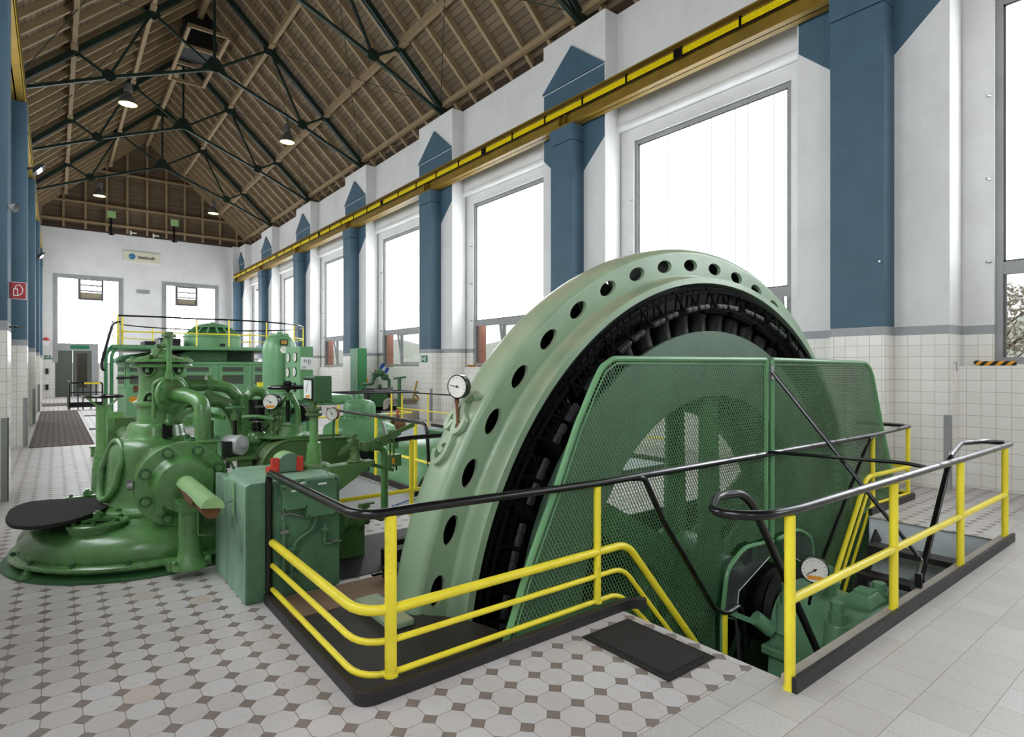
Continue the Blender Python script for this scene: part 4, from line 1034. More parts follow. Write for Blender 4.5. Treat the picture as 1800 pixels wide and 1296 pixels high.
for k in range(6):
    a = math.radians(30+60*k); m = MB().use(G1); m.bolt((CX+math.cos(a)*.085, 5.288, CZ_+math.sin(a)*.085), (0,-1,0), .012, .012); m.build('seal_bolt', parent=tb, smooth=0)
m = MB().use('light_green'); a_ = []
n = 14; pts = [(CX+math.cos(PI*i/n-.12)*.072, 0, CZ_+.02+math.sin(PI*i/n-.12)*.072) for i in range(n+1)]
m.prism([(x, 5.30, z) for x,_,z in pts], (0,0,0), (0,-1.02,0)); m.build('shaft_cover', parent=tb, smooth=30)
m = MB().use('rust'); m.cyl((CX, 5.3, CZ_), (CX, 4.32, CZ_), .056, n=20); m.build('shaft', parent=tb)
m = MB().use('rust'); m.bar((CX-.068,4.95,CZ_+.01),(CX-.068,4.60,CZ_+.01),.01,.05); m.build('shaft_label', parent=tb, smooth=0)
m = MB().use(G1); m.box((CX-.09,4.98,CZ_-.15),(CX+.12,5.24,CZ_-.075)); m.build('support_block', parent=tb, smooth=0, bevel=.008)
m = MB().use(G1); rs = []
for z, w, y_ in ((.06,.115,5.07),(.075,.13,5.07),(.11,.125,5.07),(.16,.085,5.07),(.22,.075,5.07),(.50,.075,5.07)):
    rs.append([(CX-.01+math.cos(t)*w, y_+math.sin(t)*w*.85, z) for t in [2*PI*i/24 for i in range(24)]])
m.rings(rs); m.build('support_leg', parent=tb)
m = MB().use(G1); m.bar((CX-.16,5.12,.10),(CX+.14,5.12,.10),.12,.07); 
for q in (-.12,.10): m.bolt((CX+q,5.0,.13),(0,-.7,.7),.02,.03)
m.build('leg_foot', parent=tb, smooth=0, bevel=.01)
m = MB().use('steel'); m.cyl((CX-.35, FY-.0, CZ_+.04), (CX-.385, FY, CZ_+.04), .045, n=16); m.build('plug', parent=tb)
m = MB().use(G1); m.tube([(CX+.03,4.97,.50),(CX+.03,4.96,.33),(CX+.11,4.96,.32)], .007, 6, rad=.02); m.build('drain_tap', parent=tb)
# box flange on top of the barrel and the bent pipe
m = MB().use(G1); m.box((.90,5.47,.86),(1.09,5.72,.965)); m.box((.875,5.45,.965),(1.115,5.745,.99)); m.build('top_flange', parent=tb, smooth=0, bevel=.01)
for x_, y_ in ((.90,5.48),(1.09,5.48),(1.09,5.71),(.90,5.71)):
    m = MB().use('dark_green'); m.bolt((x_,y_,.99),Zv,.022,.035); m.build('flange_bolt', parent=tb, smooth=0)
pd = V((.83,5.96,1.366)); pn = V((.55,-.83,0)).normalized()
m = MB().use(G1); m.tube([pd, pd+pn*.20+V((0,0,-.02)), V((1.0,5.62,1.30)), V((1.0,5.60,.985))], .066, 16, rad=[0,.0,.13,0]); m.build('oil_pipe', parent=tb)
m = MB().use(G1); m.lathe(pd-pn*.03, pn, [(.165,0),(.168,.01),(.168,.03),(.16,.036),(.07,.038)], 40); fd = m.build('pipe_flange', parent=tb)
sd2 = V(Zv).cross(pn).normalized()
for k in range(8):
    a = PI/4*k+.3; m = MB().use(G1); m.bolt(pd+pn*.006+(sd2*math.cos(a)+V(Zv)*math.sin(a))*.135, pn, .02, .026); m.build('bolt', parent=fd, smooth=0)
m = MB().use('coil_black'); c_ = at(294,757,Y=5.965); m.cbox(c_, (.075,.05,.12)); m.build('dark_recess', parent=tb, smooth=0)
# upper regulating cylinder
UX, UY = .775, TY
m = MB().use(G1); m.lathe((UX,UY,1.10), Zv, [(.195,0),(.195,.14),(.205,.15),(.225,.165),(.225,.19),(.2,.205),(.185,.21)], 48); m.build('lower_collar', parent=tb)
m = MB().use(G1); m.lathe((UX,UY,1.30), Zv, [(.20,0),(.185,.06),(.18,.18),(.185,.27),(.195,.31)], 48); m.build('servo_cylinder', parent=tb)
for az, z in ((-2.15,1.335),(-1.0,1.58),(-2.25,1.58)):
    d = V((math.cos(az), math.sin(az), 0)); c = V((UX,UY,z))+d*.187; sd_ = V(Zv).cross(d); sg = 1 if z < 1.4 else -1
    m = MB().use('coil_black'); m.prism([c+sd_*math.cos(PI*i/10)*.055+V(Zv)*(-sg*.03+sg*math.sin(PI*i/10)*.075) for i in range(11)], d*-.02, d*.012); m.build('window_opening', parent=tb, smooth=0)
    m = MB().use(G1); m.tube([c+d*.006+sd_*math.cos(PI*i/10)*.06+V(Zv)*(-sg*.03+sg*math.sin(PI*i/10)*.08) for i in range(11)], .010, 6); m.bolt(c+d*.02+V((0,0,-.02)), Zv, .018, .04); m.build('opening_rim', parent=tb)
m = MB().use(G1); m.lathe((UX,UY,1.60), Zv, [(.215,0),(.245,.006),(.25,.02),(.24,.035),(.2,.036)], 48); m.build('upper_flange', parent=tb)
m = MB().use('black'); m.cyl((UX,UY,1.635),(UX,UY,1.652),.225,n=40); m.build('gasket', parent=tb)
m = MB().use(G1); m.lathe((UX-.01,UY,1.65), Zv, [(.255,0),(.268,.006),(.268,.022),(.25,.03),(.14,.05),(.085,.075),(.075,.085),(.075,.125),(.03,.13)], 48); m.build('top_cover', parent=tb)
for k in range(7):
    a = 2*PI*k/7+.5; m = MB().use(G1); m.bolt((UX-.01+math.cos(a)*.215, UY+math.sin(a)*.215, 1.675), Zv, .022, .03); m.build('cover_bolt', parent=tb, smooth=0)
# connecting rod with arch yoke, and the toggle lever on top
ry = 5.93; rx = at(297, 655, Y=ry).x
m = MB().use(G1); m.cyl((rx,ry,1.55),(rx,ry,1.83),.020,n=14); m.cyl((rx,ry,1.80),(rx,ry,1.89),.028,n=14); m.cyl((rx,ry,1.50),(rx,ry,1.56),.030,n=14); m.build('connecting_rod', parent=tb)
m = MB().use(G1); yk = [(rx-.115,ry,1.16),(rx-.115,ry,1.46),(rx-.07,ry,1.50),(rx,ry,1.515),(rx+.07,ry,1.50),(rx+.115,ry,1.44),(rx+.115,ry,1.30)]
for q in range(len(yk)-1): pass
m.tube(yk, .016, 8, rad=.07); m.build('yoke', parent=tb)
m = MB().use('olive_green'); m.prism([(rx+math.cos(t)*.10, ry+.03, 1.40+math.sin(t)*.09) for t in [2*PI*i/24 for i in range(24)]], (0,0,0), (0,.1,0)); m.build('yoke_disc', parent=tb)
m = MB().use(G1)
m.lathe((rx,ry,1.14), Zv, [(.02,0),(.02,.06)], 10); m.sphere((rx,ry,1.12), .035, 12, 8); m.build('ball_joint', parent=tb)
for off in (-.025, .025):
    p0 = V((rx-.0, ry+off, 1.885)); p1 = V((rx-.10, ry+.12+off, 1.70))
    m = MB().use('olive_green'); m.bar(p0, p1, .014, .035); m.build('toggle_lever', parent=tb, smooth=0)
m = MB().use('olive_green')
for f in (0, .5, 1.0): 
    c = V((rx,ry,1.885)).lerp(V((rx-.10,ry+.12,1.70)), f); m.cyl(c-V((.05,.04,0)), c+V((.05,.04,0)), .017, n=10)
m.cyl((rx+.0,ry,1.86),(rx+.0,ry,1.92),.035,n=12); m.build('toggle_pins', parent=tb)
m = MB().use('steel'); m.cyl((UX-.03,UY,1.77),(UX-.03,UY,1.86),.018,n=10); m.build('piston_rod', parent=tb)
# two bent pipes leaving to the right
m = MB().use(G1); m.tube([(UX+.12,6.3,1.43),(1.18,6.3,1.43),(1.36,6.3,1.41),(1.49,6.3,1.22),(1.53,6.3,1.0)], .058, 14, rad=[0,0,.14,.14,0]); m.build('upper_pipe', parent=tb)
m = MB().use(G1); m.lathe((1.15,6.3,1.43),(1,0,0),[(.06,0),(.105,.004),(.105,.022),(.10,.024),(.105,.028),(.105,.046),(.06,.05)],32); m.cyl((.93,6.3,1.43),(1.0,6.3,1.43),.085,n=8); m.build('pipe_coupling', parent=tb)
m = MB().use(G1); m.tube([(UX+.1,6.25,1.28),(1.18,6.25,1.28),(1.30,6.25,1.27),(1.40,6.25,1.12),(1.44,6.25,.95)], .062, 14, rad=[0,0,.12,.12,0]); m.build('lower_pipe', parent=tb)
m = MB().use(G1); m.cyl((1.02,6.25,1.28),(1.07,6.25,1.28),.095,n=6); m.build('pipe_nut', parent=tb)
m = MB().use('olive_green'); l0, l1, l2 = at(345,718,Y=5.8), at(366,690,Y=5.8), at(412,708,Y=5.9)
m.cyl(l0-V((0,.02,0)), l0+V((0,.02,0)), .03, n=12); m.cyl(l1-V((0,.02,0)), l1+V((0,.02,0)), .025, n=12); m.bar(l0,l1,.02,.04); m.bar(l1,l2,.02,.035); m.bar(V((rx,ry,1.12)), l0, .02,.03); m.build('link_lever', parent=tb)
for a_, b_ in ((at(262,800,Y=5.55), at(236,862,Y=5.5)),): pass
# black anti-slip mat on the casing
mp_ = [(-.30,6.12),(-.31,6.40),(-.25,6.60),(-.10,6.68),(.08,6.62),(.28,6.50),(.36,6.38),(.32,5.92),(.20,5.80),(.02,5.64),(-.10,5.60),(-.20,5.68),(-.27,5.86)]
mp_ = [(p.x, p.y) for p in fillet([V((a,b,0)) for a,b in [(-.30,6.4),(-.20,6.66),(.05,6.62),(.40,6.42),(.34,5.95),(.10,5.62),(-.12,5.56),(-.26,5.72),(-.31,6.0)]], .1, 4, True)]
m = MB().use('rubber'); m.prism([(x,y,.40) for x,y in mp_], (0,0,0), (0,0,.03)); m.use('dull_black'); m.box((-.05,6.0,.352),(.15,6.3,.40))
tag(m.build('rubber_mat', smooth=0, bevel=.005), 'black teardrop-shaped rubber mat lying on the green turbine casing', 'mat')

# ================================================================ GREEN CONCRETE BLOCK AND THE GOVERNOR ON IT
bk = thing('machine_block', 'chipped green painted concrete block beside the turbine shaft, with wiring boxes on its side', 'block', (1.33, 4.6, 0))
m = MB().use('block_green')
n = 1
m.prism([(1.0,4.19,0),(1.66,4.19,0),(1.66,4.19,.79),(1.63,4.19,.815),(1.04,4.19,.82),(1.0,4.19,.805)], (0,0,0), (0,.52,0))
m.prism([(.995,4.70,0),(1.66,4.70,0),(1.66,4.70,.80),(1.15,4.70,.80),(1.08,4.70,.76),(.995,4.70,.785)], (0,0,0), (0,.38,0))
blk = m.build('block', parent=bk, smooth=0, bevel=.018)
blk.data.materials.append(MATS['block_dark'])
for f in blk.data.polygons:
    if f.normal.y < -.9: f.material_index = 1  # front faces take darker green: their weaker light put into the colour, plus grime
for (u0,v0,u1,v1,lab) in ((497,857,542,893,0),(540,845,593,903,1)):
    a, b = at(u0,v0,Y=4.10), at(u1,v1,Y=4.10)
    m = MB().use('block_dark'); m.box((a.x,4.10,b.z),(b.x,4.19,a.z)); jb = m.build('junction_box', parent=bk, smooth=0, bevel=.006)
    m = MB().use('white'); cx_ = (a.x+b.x)/2; m.box((cx_-.03,4.098,a.z-.04),(cx_+.03,4.1,a.z-.028)); m.build('name_plate', parent=jb, smooth=0)
    m = MB().use('ink')
    for x_ in (a.x+.012, b.x-.012):
        for z_ in (a.z-.012, b.z+.012): m.cyl((x_,4.102,z_),(x_,4.096,z_),.006,n=8)
    m.build('cover_screws', parent=jb, smooth=0)
def cond(pts, r=.013, mat='block_dark', name='conduit', rad=.06): 
    m = MB().use(mat); m.tube(pts, r, 8, rad=rad); return m.build(name, parent=bk)
YF = 4.16
def q(u, v, y=YF): return at(u, v, Y=y)
cond([q(499,917), q(499,1020)]); cond([q(556,902), q(552,930), q(520,950), q(513,975), q(513,1020)])
cond([q(571,920), q(571,955)]); cond([q(571,957), q(600,951)], .010)
cond([q(497,915), q(497,905), q(509,903), q(540,910), q(551,903)], .004, 'steel', 'cable', .02)
cond([q(510,850), q(496,862), q(490,885), q(500,905)], .004, 'steel', 'cable', .03)
for u,v,mm in ((499,935,'steel'),(588,950,'steel'),(513,965,'block_dark'),(511,1012,'block_dark'),(571,930,'block_dark')):
    m = MB().use(mm); c = q(u,v,4.15); m.cbox(c,(.055,.03,.02)); m.build('pipe_clip', parent=bk, smooth=0)
m = MB().use('light_green'); m.box((.985,4.44,.56),(.99,4.47,.80)); m.use('steel'); m.cyl((.87,4.35,.66),(.99,4.45,.67),.005,n=6); m.build('hook', parent=bk)
m = MB().use('cream'); a, b = at(528,849,Y=4.16), at(571,843,Y=4.16); m.cyl(a+V((0,0,-.01)), b+V((0,0,.0)), .012, n=10); m.use('brass'); m.cbox(a.lerp(b,.25),(.03,.035,.04)); m.build('plug_connector', parent=bk)
m = MB().use('steel'); m.tube([b, b+V((.03,0,.03)), b+V((.01,.05,.08)), b+V((-.06,.12,.09))], .004, 6, rad=.02); m.build('cable', parent=bk)
# half-round cover between two red limit switches
hc = at(506,829,Y=4.55); hc.z = .82
m = MB().use('disc_green'); m.prism([(hc.x+math.cos(PI*i/14)*.085, 4.48, .825+.06+math.sin(PI*i/14)*.075) for i in range(15)]+[(hc.x-.085,4.48,.825),(hc.x+.085,4.48,.825)], (0,0,0), (0,.02,0))
m.use('light_green'); m.prism([(hc.x+math.cos(PI*i/14)*.085, 4.50, .825+.06+math.sin(PI*i/14)*.075) for i in range(15)]+[(hc.x-.085,4.50,.825),(hc.x+.085,4.50,.825)], (0,0,0), (0,.16,0)); hcov = m.build('half_round_cover', smooth=0)
tag(hcov, 'small half-round grey-faced cover standing on top of the green block', 'cover')
for s_, u in ((-1, 484), (1, 526)):
    c = at(u,820,Y=4.5); m = MB().use('red'); m.box((c.x-.028,4.47,.822),(c.x+.022,4.53,.93)); 
    if s_ < 0: m.box((c.x-.06,4.44,.822),(c.x+.0,4.54,.87))
    m.use('black'); m.cyl((c.x-s_*.028,4.50,.90),(c.x-s_*.05,4.50,.90),.012,n=8)
    tag(m.build('limit_switch', smooth=0, bevel=.004), 'red limit switch on the block %s of the half-round cover' % ('left' if s_ < 0 else 'right'), 'switch')
# pillar with boxed dial
pl = thing('gauge_pillar', 'green pillar on the block carrying a box with a white rectangular meter', 'gauge', (1.66, 4.72, .86))
px, py = 1.615, 4.62
m = MB().use('olive_green'); m.lathe((px,py,.815), Zv, [(.12,0),(.12,.02),(.10,.03),(.06,.035)], 28); m.build('base_flange', parent=pl)
m = MB().use(G1); m.lathe((px,py,.82), Zv, [(.062,0),(.050,.18),(.050,.19),(.034,.192),(.034,.40)], 24); m.build('pillar', parent=pl)
m = MB().use('olive_green'); m.lathe((px,py,1.215), Zv, [(.05,0),(.065,.012),(.065,.028),(.04,.03),(.04,.045),(.062,.047),(.062,.062),(.02,.065),(.022,.13)], 24)
for k in range(10): a = 2*PI*k/10; m.cyl((px+math.cos(a)*.052,py+math.sin(a)*.052,1.27),(px+math.cos(a)*.052,py+math.sin(a)*.052,1.29),.007,n=6)
m.build('pillar_head', parent=pl)
bx0, bx1 = at(551,680,Y=4.58).x, at(580,680,Y=4.58).x
zb0, zb1 = at(570,708,Y=4.6).z, at(570,661,Y=4.6).z
m = MB().use('dark_green'); m.box((bx0,4.56,zb0),(bx1+.01,4.80,zb1)); mb = m.build('meter_box', parent=pl, smooth=0, bevel=.01)
m = MB().use('black'); m.box((bx0-.012,4.58,zb0+.02),(bx0,4.78,zb1-.02)); m.build('meter_frame', parent=mb, smooth=0)
m = MB().use('white'); m.box((bx0-.014,4.592,zb0+.035),(bx0-.012,4.768,zb1-.035)); m.use('orange'); m.box((bx0-.015,4.62,zb0+.04),(bx0-.014,4.72,zb0+.06)); m.use('ink'); m.bar((bx0-.015,4.70,zb0+.08),(bx0-.015,4.67,zb0+.16),.002,.004,up=(1,0,0)); m.build('meter_face', parent=mb, smooth=0)

# ---- governor body behind the block
gv = thing('governor', 'green turbine governor with round-ended belt guard, linkages and black dial gauge', 'governor', (1.8, 5.4, 0))
OG = 'olive_green'
x0, x1, zt = 1.385, 2.20, .975
m = MB().use(OG)
pts = [(x1,0,.60),(x1,0,zt-.03)]+[(x0+.26-math.sin(PI/2*i/10)*.26, 0, zt-.01-.26+math.cos(PI/2*i/10)*.26) for i in range(11)]+[(x0,0,.60)]
m.prism([(x,5.25,z) for x,_,z in pts], (0,0,0), (0,.05,0)); m.build('guard_plate', parent=gv, smooth=30)
m = MB().use('grille'); pin = [((x-1.8)*.985+1.8, 0, (z-.5)*.985+.5) for x,_,z in pts]; m.prism([(x,5.30,z) for x,_,z in pin], (0,0,0), (0,.24,0)); m.build('guard_grille', parent=gv, smooth=0)
m = MB().use(OG); m.tube([(x,5.25,z) for x,_,z in pts], .012, 6); m.tube([(x,5.54,z) for x,_,z in pts], .012, 6); m.build('guard_edge', parent=gv)
m = MB().use('dark_green'); m.box((x0+.15,5.6,0),(1.95,6.6,.72)); m.box((x0+.1,5.32,.0),(x0+.45,5.5,.62)); m.build('oil_sump', parent=gv, smooth=0, bevel=.02)
# small tank with black capped valve
tx, ty = at(452,790,Y=5.85).x, 5.85
m = MB().use(G1); m.lathe((tx,ty,.45), Zv, [(.165,0),(.165,.44),(.19,.45),(.195,.475),(.18,.485),(.08,.49)], 32); m.build('oil_tank', parent=gv)
m = MB().use(G1); m.sphere((tx,ty,.925), .095, 20, 8, (1,1,.95), 0, PI/2); m.build('tank_dome', parent=gv)
m = MB().use('black'); m.cyl((tx,ty,1.0),(tx,ty,1.09),.045,n=14); m.cyl((tx,ty,1.03),(tx,ty,1.045),.065,n=14); m.cyl((tx,ty,1.06),(tx,ty,1.07),.06,n=14); m.cyl((tx,ty,1.10),(tx,ty,1.30),.075,n=20); m.use('steel'); m.cbox((tx+.0,ty-.077,1.24),(.08,.006,.022)); m.build('capped_valve', parent=gv)
mc = at(420,783,Y=5.45)
m = MB().use('motor_grey'); d_ = V((.55,-.80,0)).normalized(); m.lathe(mc-d_*.13+V((0,0,.0)), d_, [(.05,0),(.085,.01),(.088,.02),(.088,.15),(.082,.165),(.04,.17),(.025,.175),(.02,.19)], 28); m.use('black'); m.cbox(mc+V((-.10,-.02,-.02)),(.06,.09,.13)); m.build('pump_motor', parent=gv)
m = MB().use(OG); m.box((mc.x-.11,5.38,mc.z-.12),(mc.x+.13,5.58,mc.z-.09)); m.box((mc.x+.0,5.42,.1),(mc.x+.10,5.52,mc.z-.12)); m.box((mc.x-.16,5.9,.1),(mc.x-.11,5.96,1.12)); m.build('motor_bracket', parent=gv, smooth=0)
m = MB().use(OG); m.tube([mc+V((-.09,-.03,-.09)), mc+V((-.03,-.04,-.24)), mc+V((.05,-.02,-.34)), mc+V((.12,-.02,-.28))], .01, 6, rad=.06); m.build('oil_pipe', parent=gv)
m = MB().use('red'); m.cbox(mc+V((-.02,-.05,-.26)),(.05,.02,.02)); m.use('brass'); m.cyl(mc+V((.0,-.05,-.28)),mc+V((.0,-.05,-.36)),.015,n=8); m.build('tap', parent=gv, smooth=0)
# small hand wheel on a spindle
def wheel(parent, c, r, spokes, mat='black', tr=.014, hub=.03, name='hand_wheel', dip=.0):
    m = MB().use(mat); c = V(c); m.tube([c+V((math.cos(t)*r, math.sin(t)*r, 0)) for t in [2*PI*i/36 for i in range(36)]], tr, 8, closed=True)
    m.lathe(c-V((0,0,hub*.7)), Zv, [(hub*.6,0),(hub,.01),(hub,hub*1.2),(hub*.5,hub*1.6)], 14)
    for k in range(spokes): a = 2*PI*k/spokes+.3; m.cyl(c+V((0,0,-dip)), c+V((math.cos(a)*r, math.sin(a)*r, 0)), tr*.6, n=6)
    return m.build(name, parent=parent)
w1 = at(413,717,Y=5.6); wheel(gv, w1, .072, 4, 'dark_green', .009, .02)
m = MB().use(OG); m.cyl(w1-V((0,0,.10)), w1, .022, n=12); m.cyl(w1-V((0,0,.11)), w1-V((0,0,.05)), .035, n=12); m.use('black'); m.cyl(w1-V((0,0,.28)), w1-V((0,0,.10)), .018, n=10); m.use(OG); m.cyl(w1-V((0,0,.45)), w1-V((0,0,.27)), .05, n=14); m.build('valve_spindle', parent=gv)
m = MB().use(G1); m.bar(at(395,735,Y=5.6), at(360,727,Y=5.75), .025, .035); p1, p2, p3 = at(425,733,Y=5.6), at(455,732,Y=5.55), at(482,738,Y=5.5); m.tube([p1,p2,p3], .018, 8, rad=.05); m.build('rocker_arm', parent=gv)
m = MB().use(G1); yb = at(440,740,Y=6.2)
m.box((yb.x-.09,6.15,.7),(yb.x-.03,6.3,1.34)); m.build('frame_arm', parent=gv, smooth=0, bevel=.015)
m = MB().use(G1); m.tube([(yb.x-.02,6.2,.8),(yb.x-.02,6.2,1.36),(yb.x+.14,6.2,1.36),(yb.x+.16,6.2,.9)], .045, 10, rad=.09); m.build('frame_arch', parent=gv)
for pts_ in ([(448,708),(465,711),(478,728),(480,745)], [(458,760),(470,752),(478,742)]):
    m = MB().use('rubber'); m.tube([at(u,v,Y=5.8) for u,v in pts_], .009, 6, rad=.05); m.build('hose', parent=gv)
dial(gv, at(475,707,Y=5.45), (-.62,-.78,.05), .072, .10, 'black', 'clock_face', 150, 10, name='dial_gauge', tagc='orange')
# pedestal with yoke and large hand wheel
wc = at(506,681,Y=5.6)
m = MB().use(G1); m.lathe((wc.x-.01,5.6,.965), Zv, [(.25,0),(.25,.02),(.14,.03),(.13,.10),(.11,.11)], 32); m.build('yoke_base', parent=gv)
for s_ in (-1, 1):
    m = MB().use(G1); m.tube([(wc.x+s_*.095,5.6,1.0),(wc.x+s_*.095,5.6,1.22),(wc.x+s_*.03,5.6,1.34)], .026, 10, rad=.1); m.build('yoke_leg', parent=gv)
m = MB().use(G1); m.cyl((wc.x,5.6,1.30),(wc.x,5.6,1.37),.045,n=14); m.use('black'); m.cyl((wc.x,5.6,1.1),(wc.x,5.6,1.44),.018,n=10); m.build('spindle', parent=gv)
wheel(gv, (wc.x,5.6,wc.z), .165, 5, 'black', .016, .04, 'large_hand_wheel'); m = MB().use('black'); m.cyl((wc.x,5.6,wc.z),(wc.x,5.6,wc.z+.06),.03,n=8); m.cyl((wc.x,5.6,wc.z+.03),(wc.x,5.6,wc.z+.045),.045,n=8); m.build('wheel_nut', parent=gv)
m = MB().use(OG)
for i, (u,v,r_) in enumerate(((480,725,.02),(488,745,.03),(494,735,.018),(484,755,.022),(478,745,.018))): c = at(u,v,Y=5.52); m.cyl(c-V((0,0,.06)), c+V((0,0,.05)), r_, n=10); m.sphere(c+V((0,0,.05)), r_*1.2, 10, 6)
m.build('valve_gear', parent=gv)
m = MB().use('coil_black'); c = at(531,727,Y=5.7); m.cyl(c-V((.05,.05,0)), c+V((.05,.05,0)), .085, n=20); m.use('dark_green'); m.cyl(V((c.x-.06,5.7,.95)), V((c.x-.05,5.7,c.z)), .05, n=12); m.build('elbow_pipe', parent=gv)
c = at(597,738,Y=5.0)
c = at(583,728,Y=5.2); dial(gv, c, (-.72,-.69,0), .058, .05, 'rust', 'clock_face', 120, 10, name='dial_gauge'); m = MB().use('dark_green'); m.cyl(c+V((.03,.02,-.05)), (c.x+.03,5.25,.95), .010, n=8); m.build('gauge_stem', parent=gv)

# ---- bracket with weighted lever at the right of the block
lv = thing('weighted_lever', 'olive bracket with cone pedestal, toothed links and a slanting weighted lever arm', 'lever', (1.7, 4.5, .85))
a0 = at(598,832,Y=4.45); a1 = at(655,832,Y=4.45); a2 = at(700,822,Y=4.45)
m = MB().use(OG); m.prism([(1.662,4.4,.84),(a1.x,4.4,.855),(a1.x,4.4,.83),(1.662,4.4,.60)], (0,0,0), (0,.12,0)); m.build('bracket', parent=lv, smooth=0, bevel=.005)
m = MB().use(OG); m.bar((a1.x-.1,4.46,.845), at(690,826,Y=4.46), .05,.03); m.build('arm', parent=lv, smooth=0)
c = at(624,820,Y=4.46)
m = MB().use(OG); m.lathe((c.x,4.46,.855), Zv, [(.065,0),(.06,.012),(.042,.02),(.026,.12),(.026,.15),(.03,.16),(.03,.18),(.018,.185),(.018,.22)], 20); m.build('cone_pedestal', parent=lv)
h = at(625,787,Y=4.46)
m = MB().use(OG)
m.cyl((h.x-.03,4.46,h.z),(h.x-.03,4.46,h.z+.10),.02,n=10)
for dx, dz in ((-.035,.05),(-.035,.0),(.055,.02)): m.cyl((h.x+dx,4.42,h.z+dz),(h.x+dx,4.50,h.z+dz),.022,n=12)
m.lathe((h.x+.075,4.44,h.z+.005),(0,-1,0),[(.035,0),(.04,.005),(.04,.02),(.02,.025)],10); m.bar((h.x-.03,4.46,h.z+.03),(h.x+.06,4.46,h.z+.02),.04,.03); m.bar((h.x-.03,4.44,h.z+.02), at(595,800,Y=4.44), .02,.02); m.bar((h.x-.03,4.42,h.z+.06), at(600,792,Y=4.42), .015,.015)
m.build('link_joint', parent=lv)
p0, p1, p2, p3 = at(645,785,Y=4.5), at(655,782,Y=4.5), at(682,770,Y=4.5), at(728,746,Y=4.5)
m = MB().use(OG); m.bar(at(636,788,Y=4.5), p3, .015,.035); m.build('lever_arm', parent=lv, smooth=0)
m = MB().use(OG); m.bar(at(648,786,Y=4.49), at(680,771,Y=4.49), .05, .085); m.use('dark_green'); c = at(664,776,Y=4.46); m.cyl(c, c+V((0,-.03,0)), .016, n=6); m.build('lever_weight', parent=lv, smooth=0, bevel=.008)
t0, t1 = at(689,758,Y=4.5), at(689,822,Y=4.5)
m = MB().use(OG); m.box((t0.x-.022,4.49,t1.z+.0),(t0.x-.010,4.51,t0.z+.01)); m.box((t0.x+.010,4.49,t1.z),(t0.x+.022,4.51,t0.z+.01)); m.build('link_strap', parent=lv, smooth=0)
c = at(692,808,Y=4.47); m = MB().use(OG); m.box((c.x-.05,4.43,c.z-.05),(c.x+.05,4.49,c.z+.045)); m.use('orange'); m.box((c.x-.035,4.428,c.z-.03),(c.x-.012,4.43,c.z+.02)); m.use('rubber'); m.cyl((c.x+.02,4.46,c.z-.05),(c.x+.02,4.46,c.z-.09),.008,n=6); m.build('switch_box', parent=lv, smooth=0)
# ---- bent pipe and valve on the floor behind the block
pp = thing('bent_pipe', 'green bent pipe rising between the block and the ring, with a valve at floor level', 'pipe', (2.3, 4.9, 0))
pa, pb, pc_, pd_ = at(625,786,Y=4.95), at(676,786,Y=4.95), at(676,912,Y=4.95), at(645,908,Y=4.85)
m = MB().use('pale_green' if 0 else 'turb_green'); m.tube([pa+V((0,0,0)), pb, pc_, at(640,900,Y=4.75)], .034, 14, rad=.08); m.build('pipe', parent=pp)
c = at(618,915,Y=4.75); m = MB().use(OG); m.lathe(c+V((.14,-.02,0)), (-1,.1,0), [(.05,0),(.05,.05),(.085,.06),(.085,.09),(.06,.1),(.07,.18),(.10,.2),(.10,.23),(.05,.24)], 20); m.box((c.x-.1,c.y-.04,0),(c.x+.1,c.y+.04,c.z)); m.build('valve_body', parent=pp)
m = MB().use(OG); c2 = at(640,892,Y=4.75); m.cyl(c2, c2+V((0,0,.03)), .05, n=14); m.bar(c2+V((-.04,0,.03)), c2+V((.08,-.02,.035)), .05,.015); m.build('valve_lever', parent=pp)
m = MB().use('blue_plastic'); m.tube([at(695,888,Z=.02), at(718,880,Z=.02), at(730,879,Z=.02)] , .008, 6); m.tube([at(690,889,Z=.02), at(700,897,Z=.02), at(712,897,Z=.02)], .01, 6); tag(m.build('blue_tool'), 'small blue hooked tool lying on the floor near the yellow post', 'tool')

# ================================================================ HAND WHEEL STAND AND SHAFT BEARING BEHIND THE TURBINE
hs = thing('valve_stand', 'green valve pedestal with wide black hand wheel behind the turbine on the left', 'valve', (.52, 8.9, 0))
wc = at(182,697,Y=8.9); wheel(hs, wc, .21, 0, 'black', .016, .03)
m = MB().use(G1)
for k in range(3): a = 2*PI*k/3+.5; m.tube([wc+V((math.cos(a)*.2, math.sin(a)*.2, -.01)), wc+V((math.cos(a)*.10, math.sin(a)*.10, -.10)), wc+V((0,0,-.13))], .014, 8)
m.build('wheel_spider', parent=hs)
m = MB().use('black'); m.cyl(wc+V((0,0,-.02)), wc+V((0,0,.01)), .12, n=24); m.build('wheel_disc', parent=hs)
m = MB().use(G1); m.lathe((wc.x,wc.y,.0), Zv, [(.16,0),(.16,.03),(.13,.04),(.12,.35),(.085,.6),(.08,.62),(.08,wc.z-.12)], 24); m.build('pedestal', parent=hs)
m = MB().use('olive_green'); c = at(215,755,Y=8.2); m.box((c.x-.08,8.1,c.z-.22),(c.x+.12,8.5,c.z+.14)); m.use(G1); m.cyl((c.x+.0,8.1,c.z-.03),(c.x+.05,7.2,c.z-.03),.07,n=18); m.cyl((c.x-.14,8.4,c.z),(c.x+.02,8.4,c.z+.0),.2,n=28); m.build('shaft_bearing', parent=hs)
m = MB().use(G1); c0 = at(165,803,Z=.0); m.cyl((c0.x,c0.y,0),(c0.x,c0.y,.16),.05,n=14); m.cyl((c0.x,c0.y,.16),(c0.x,c0.y,.19),.07,n=14); m.build('foot_valve', parent=hs)
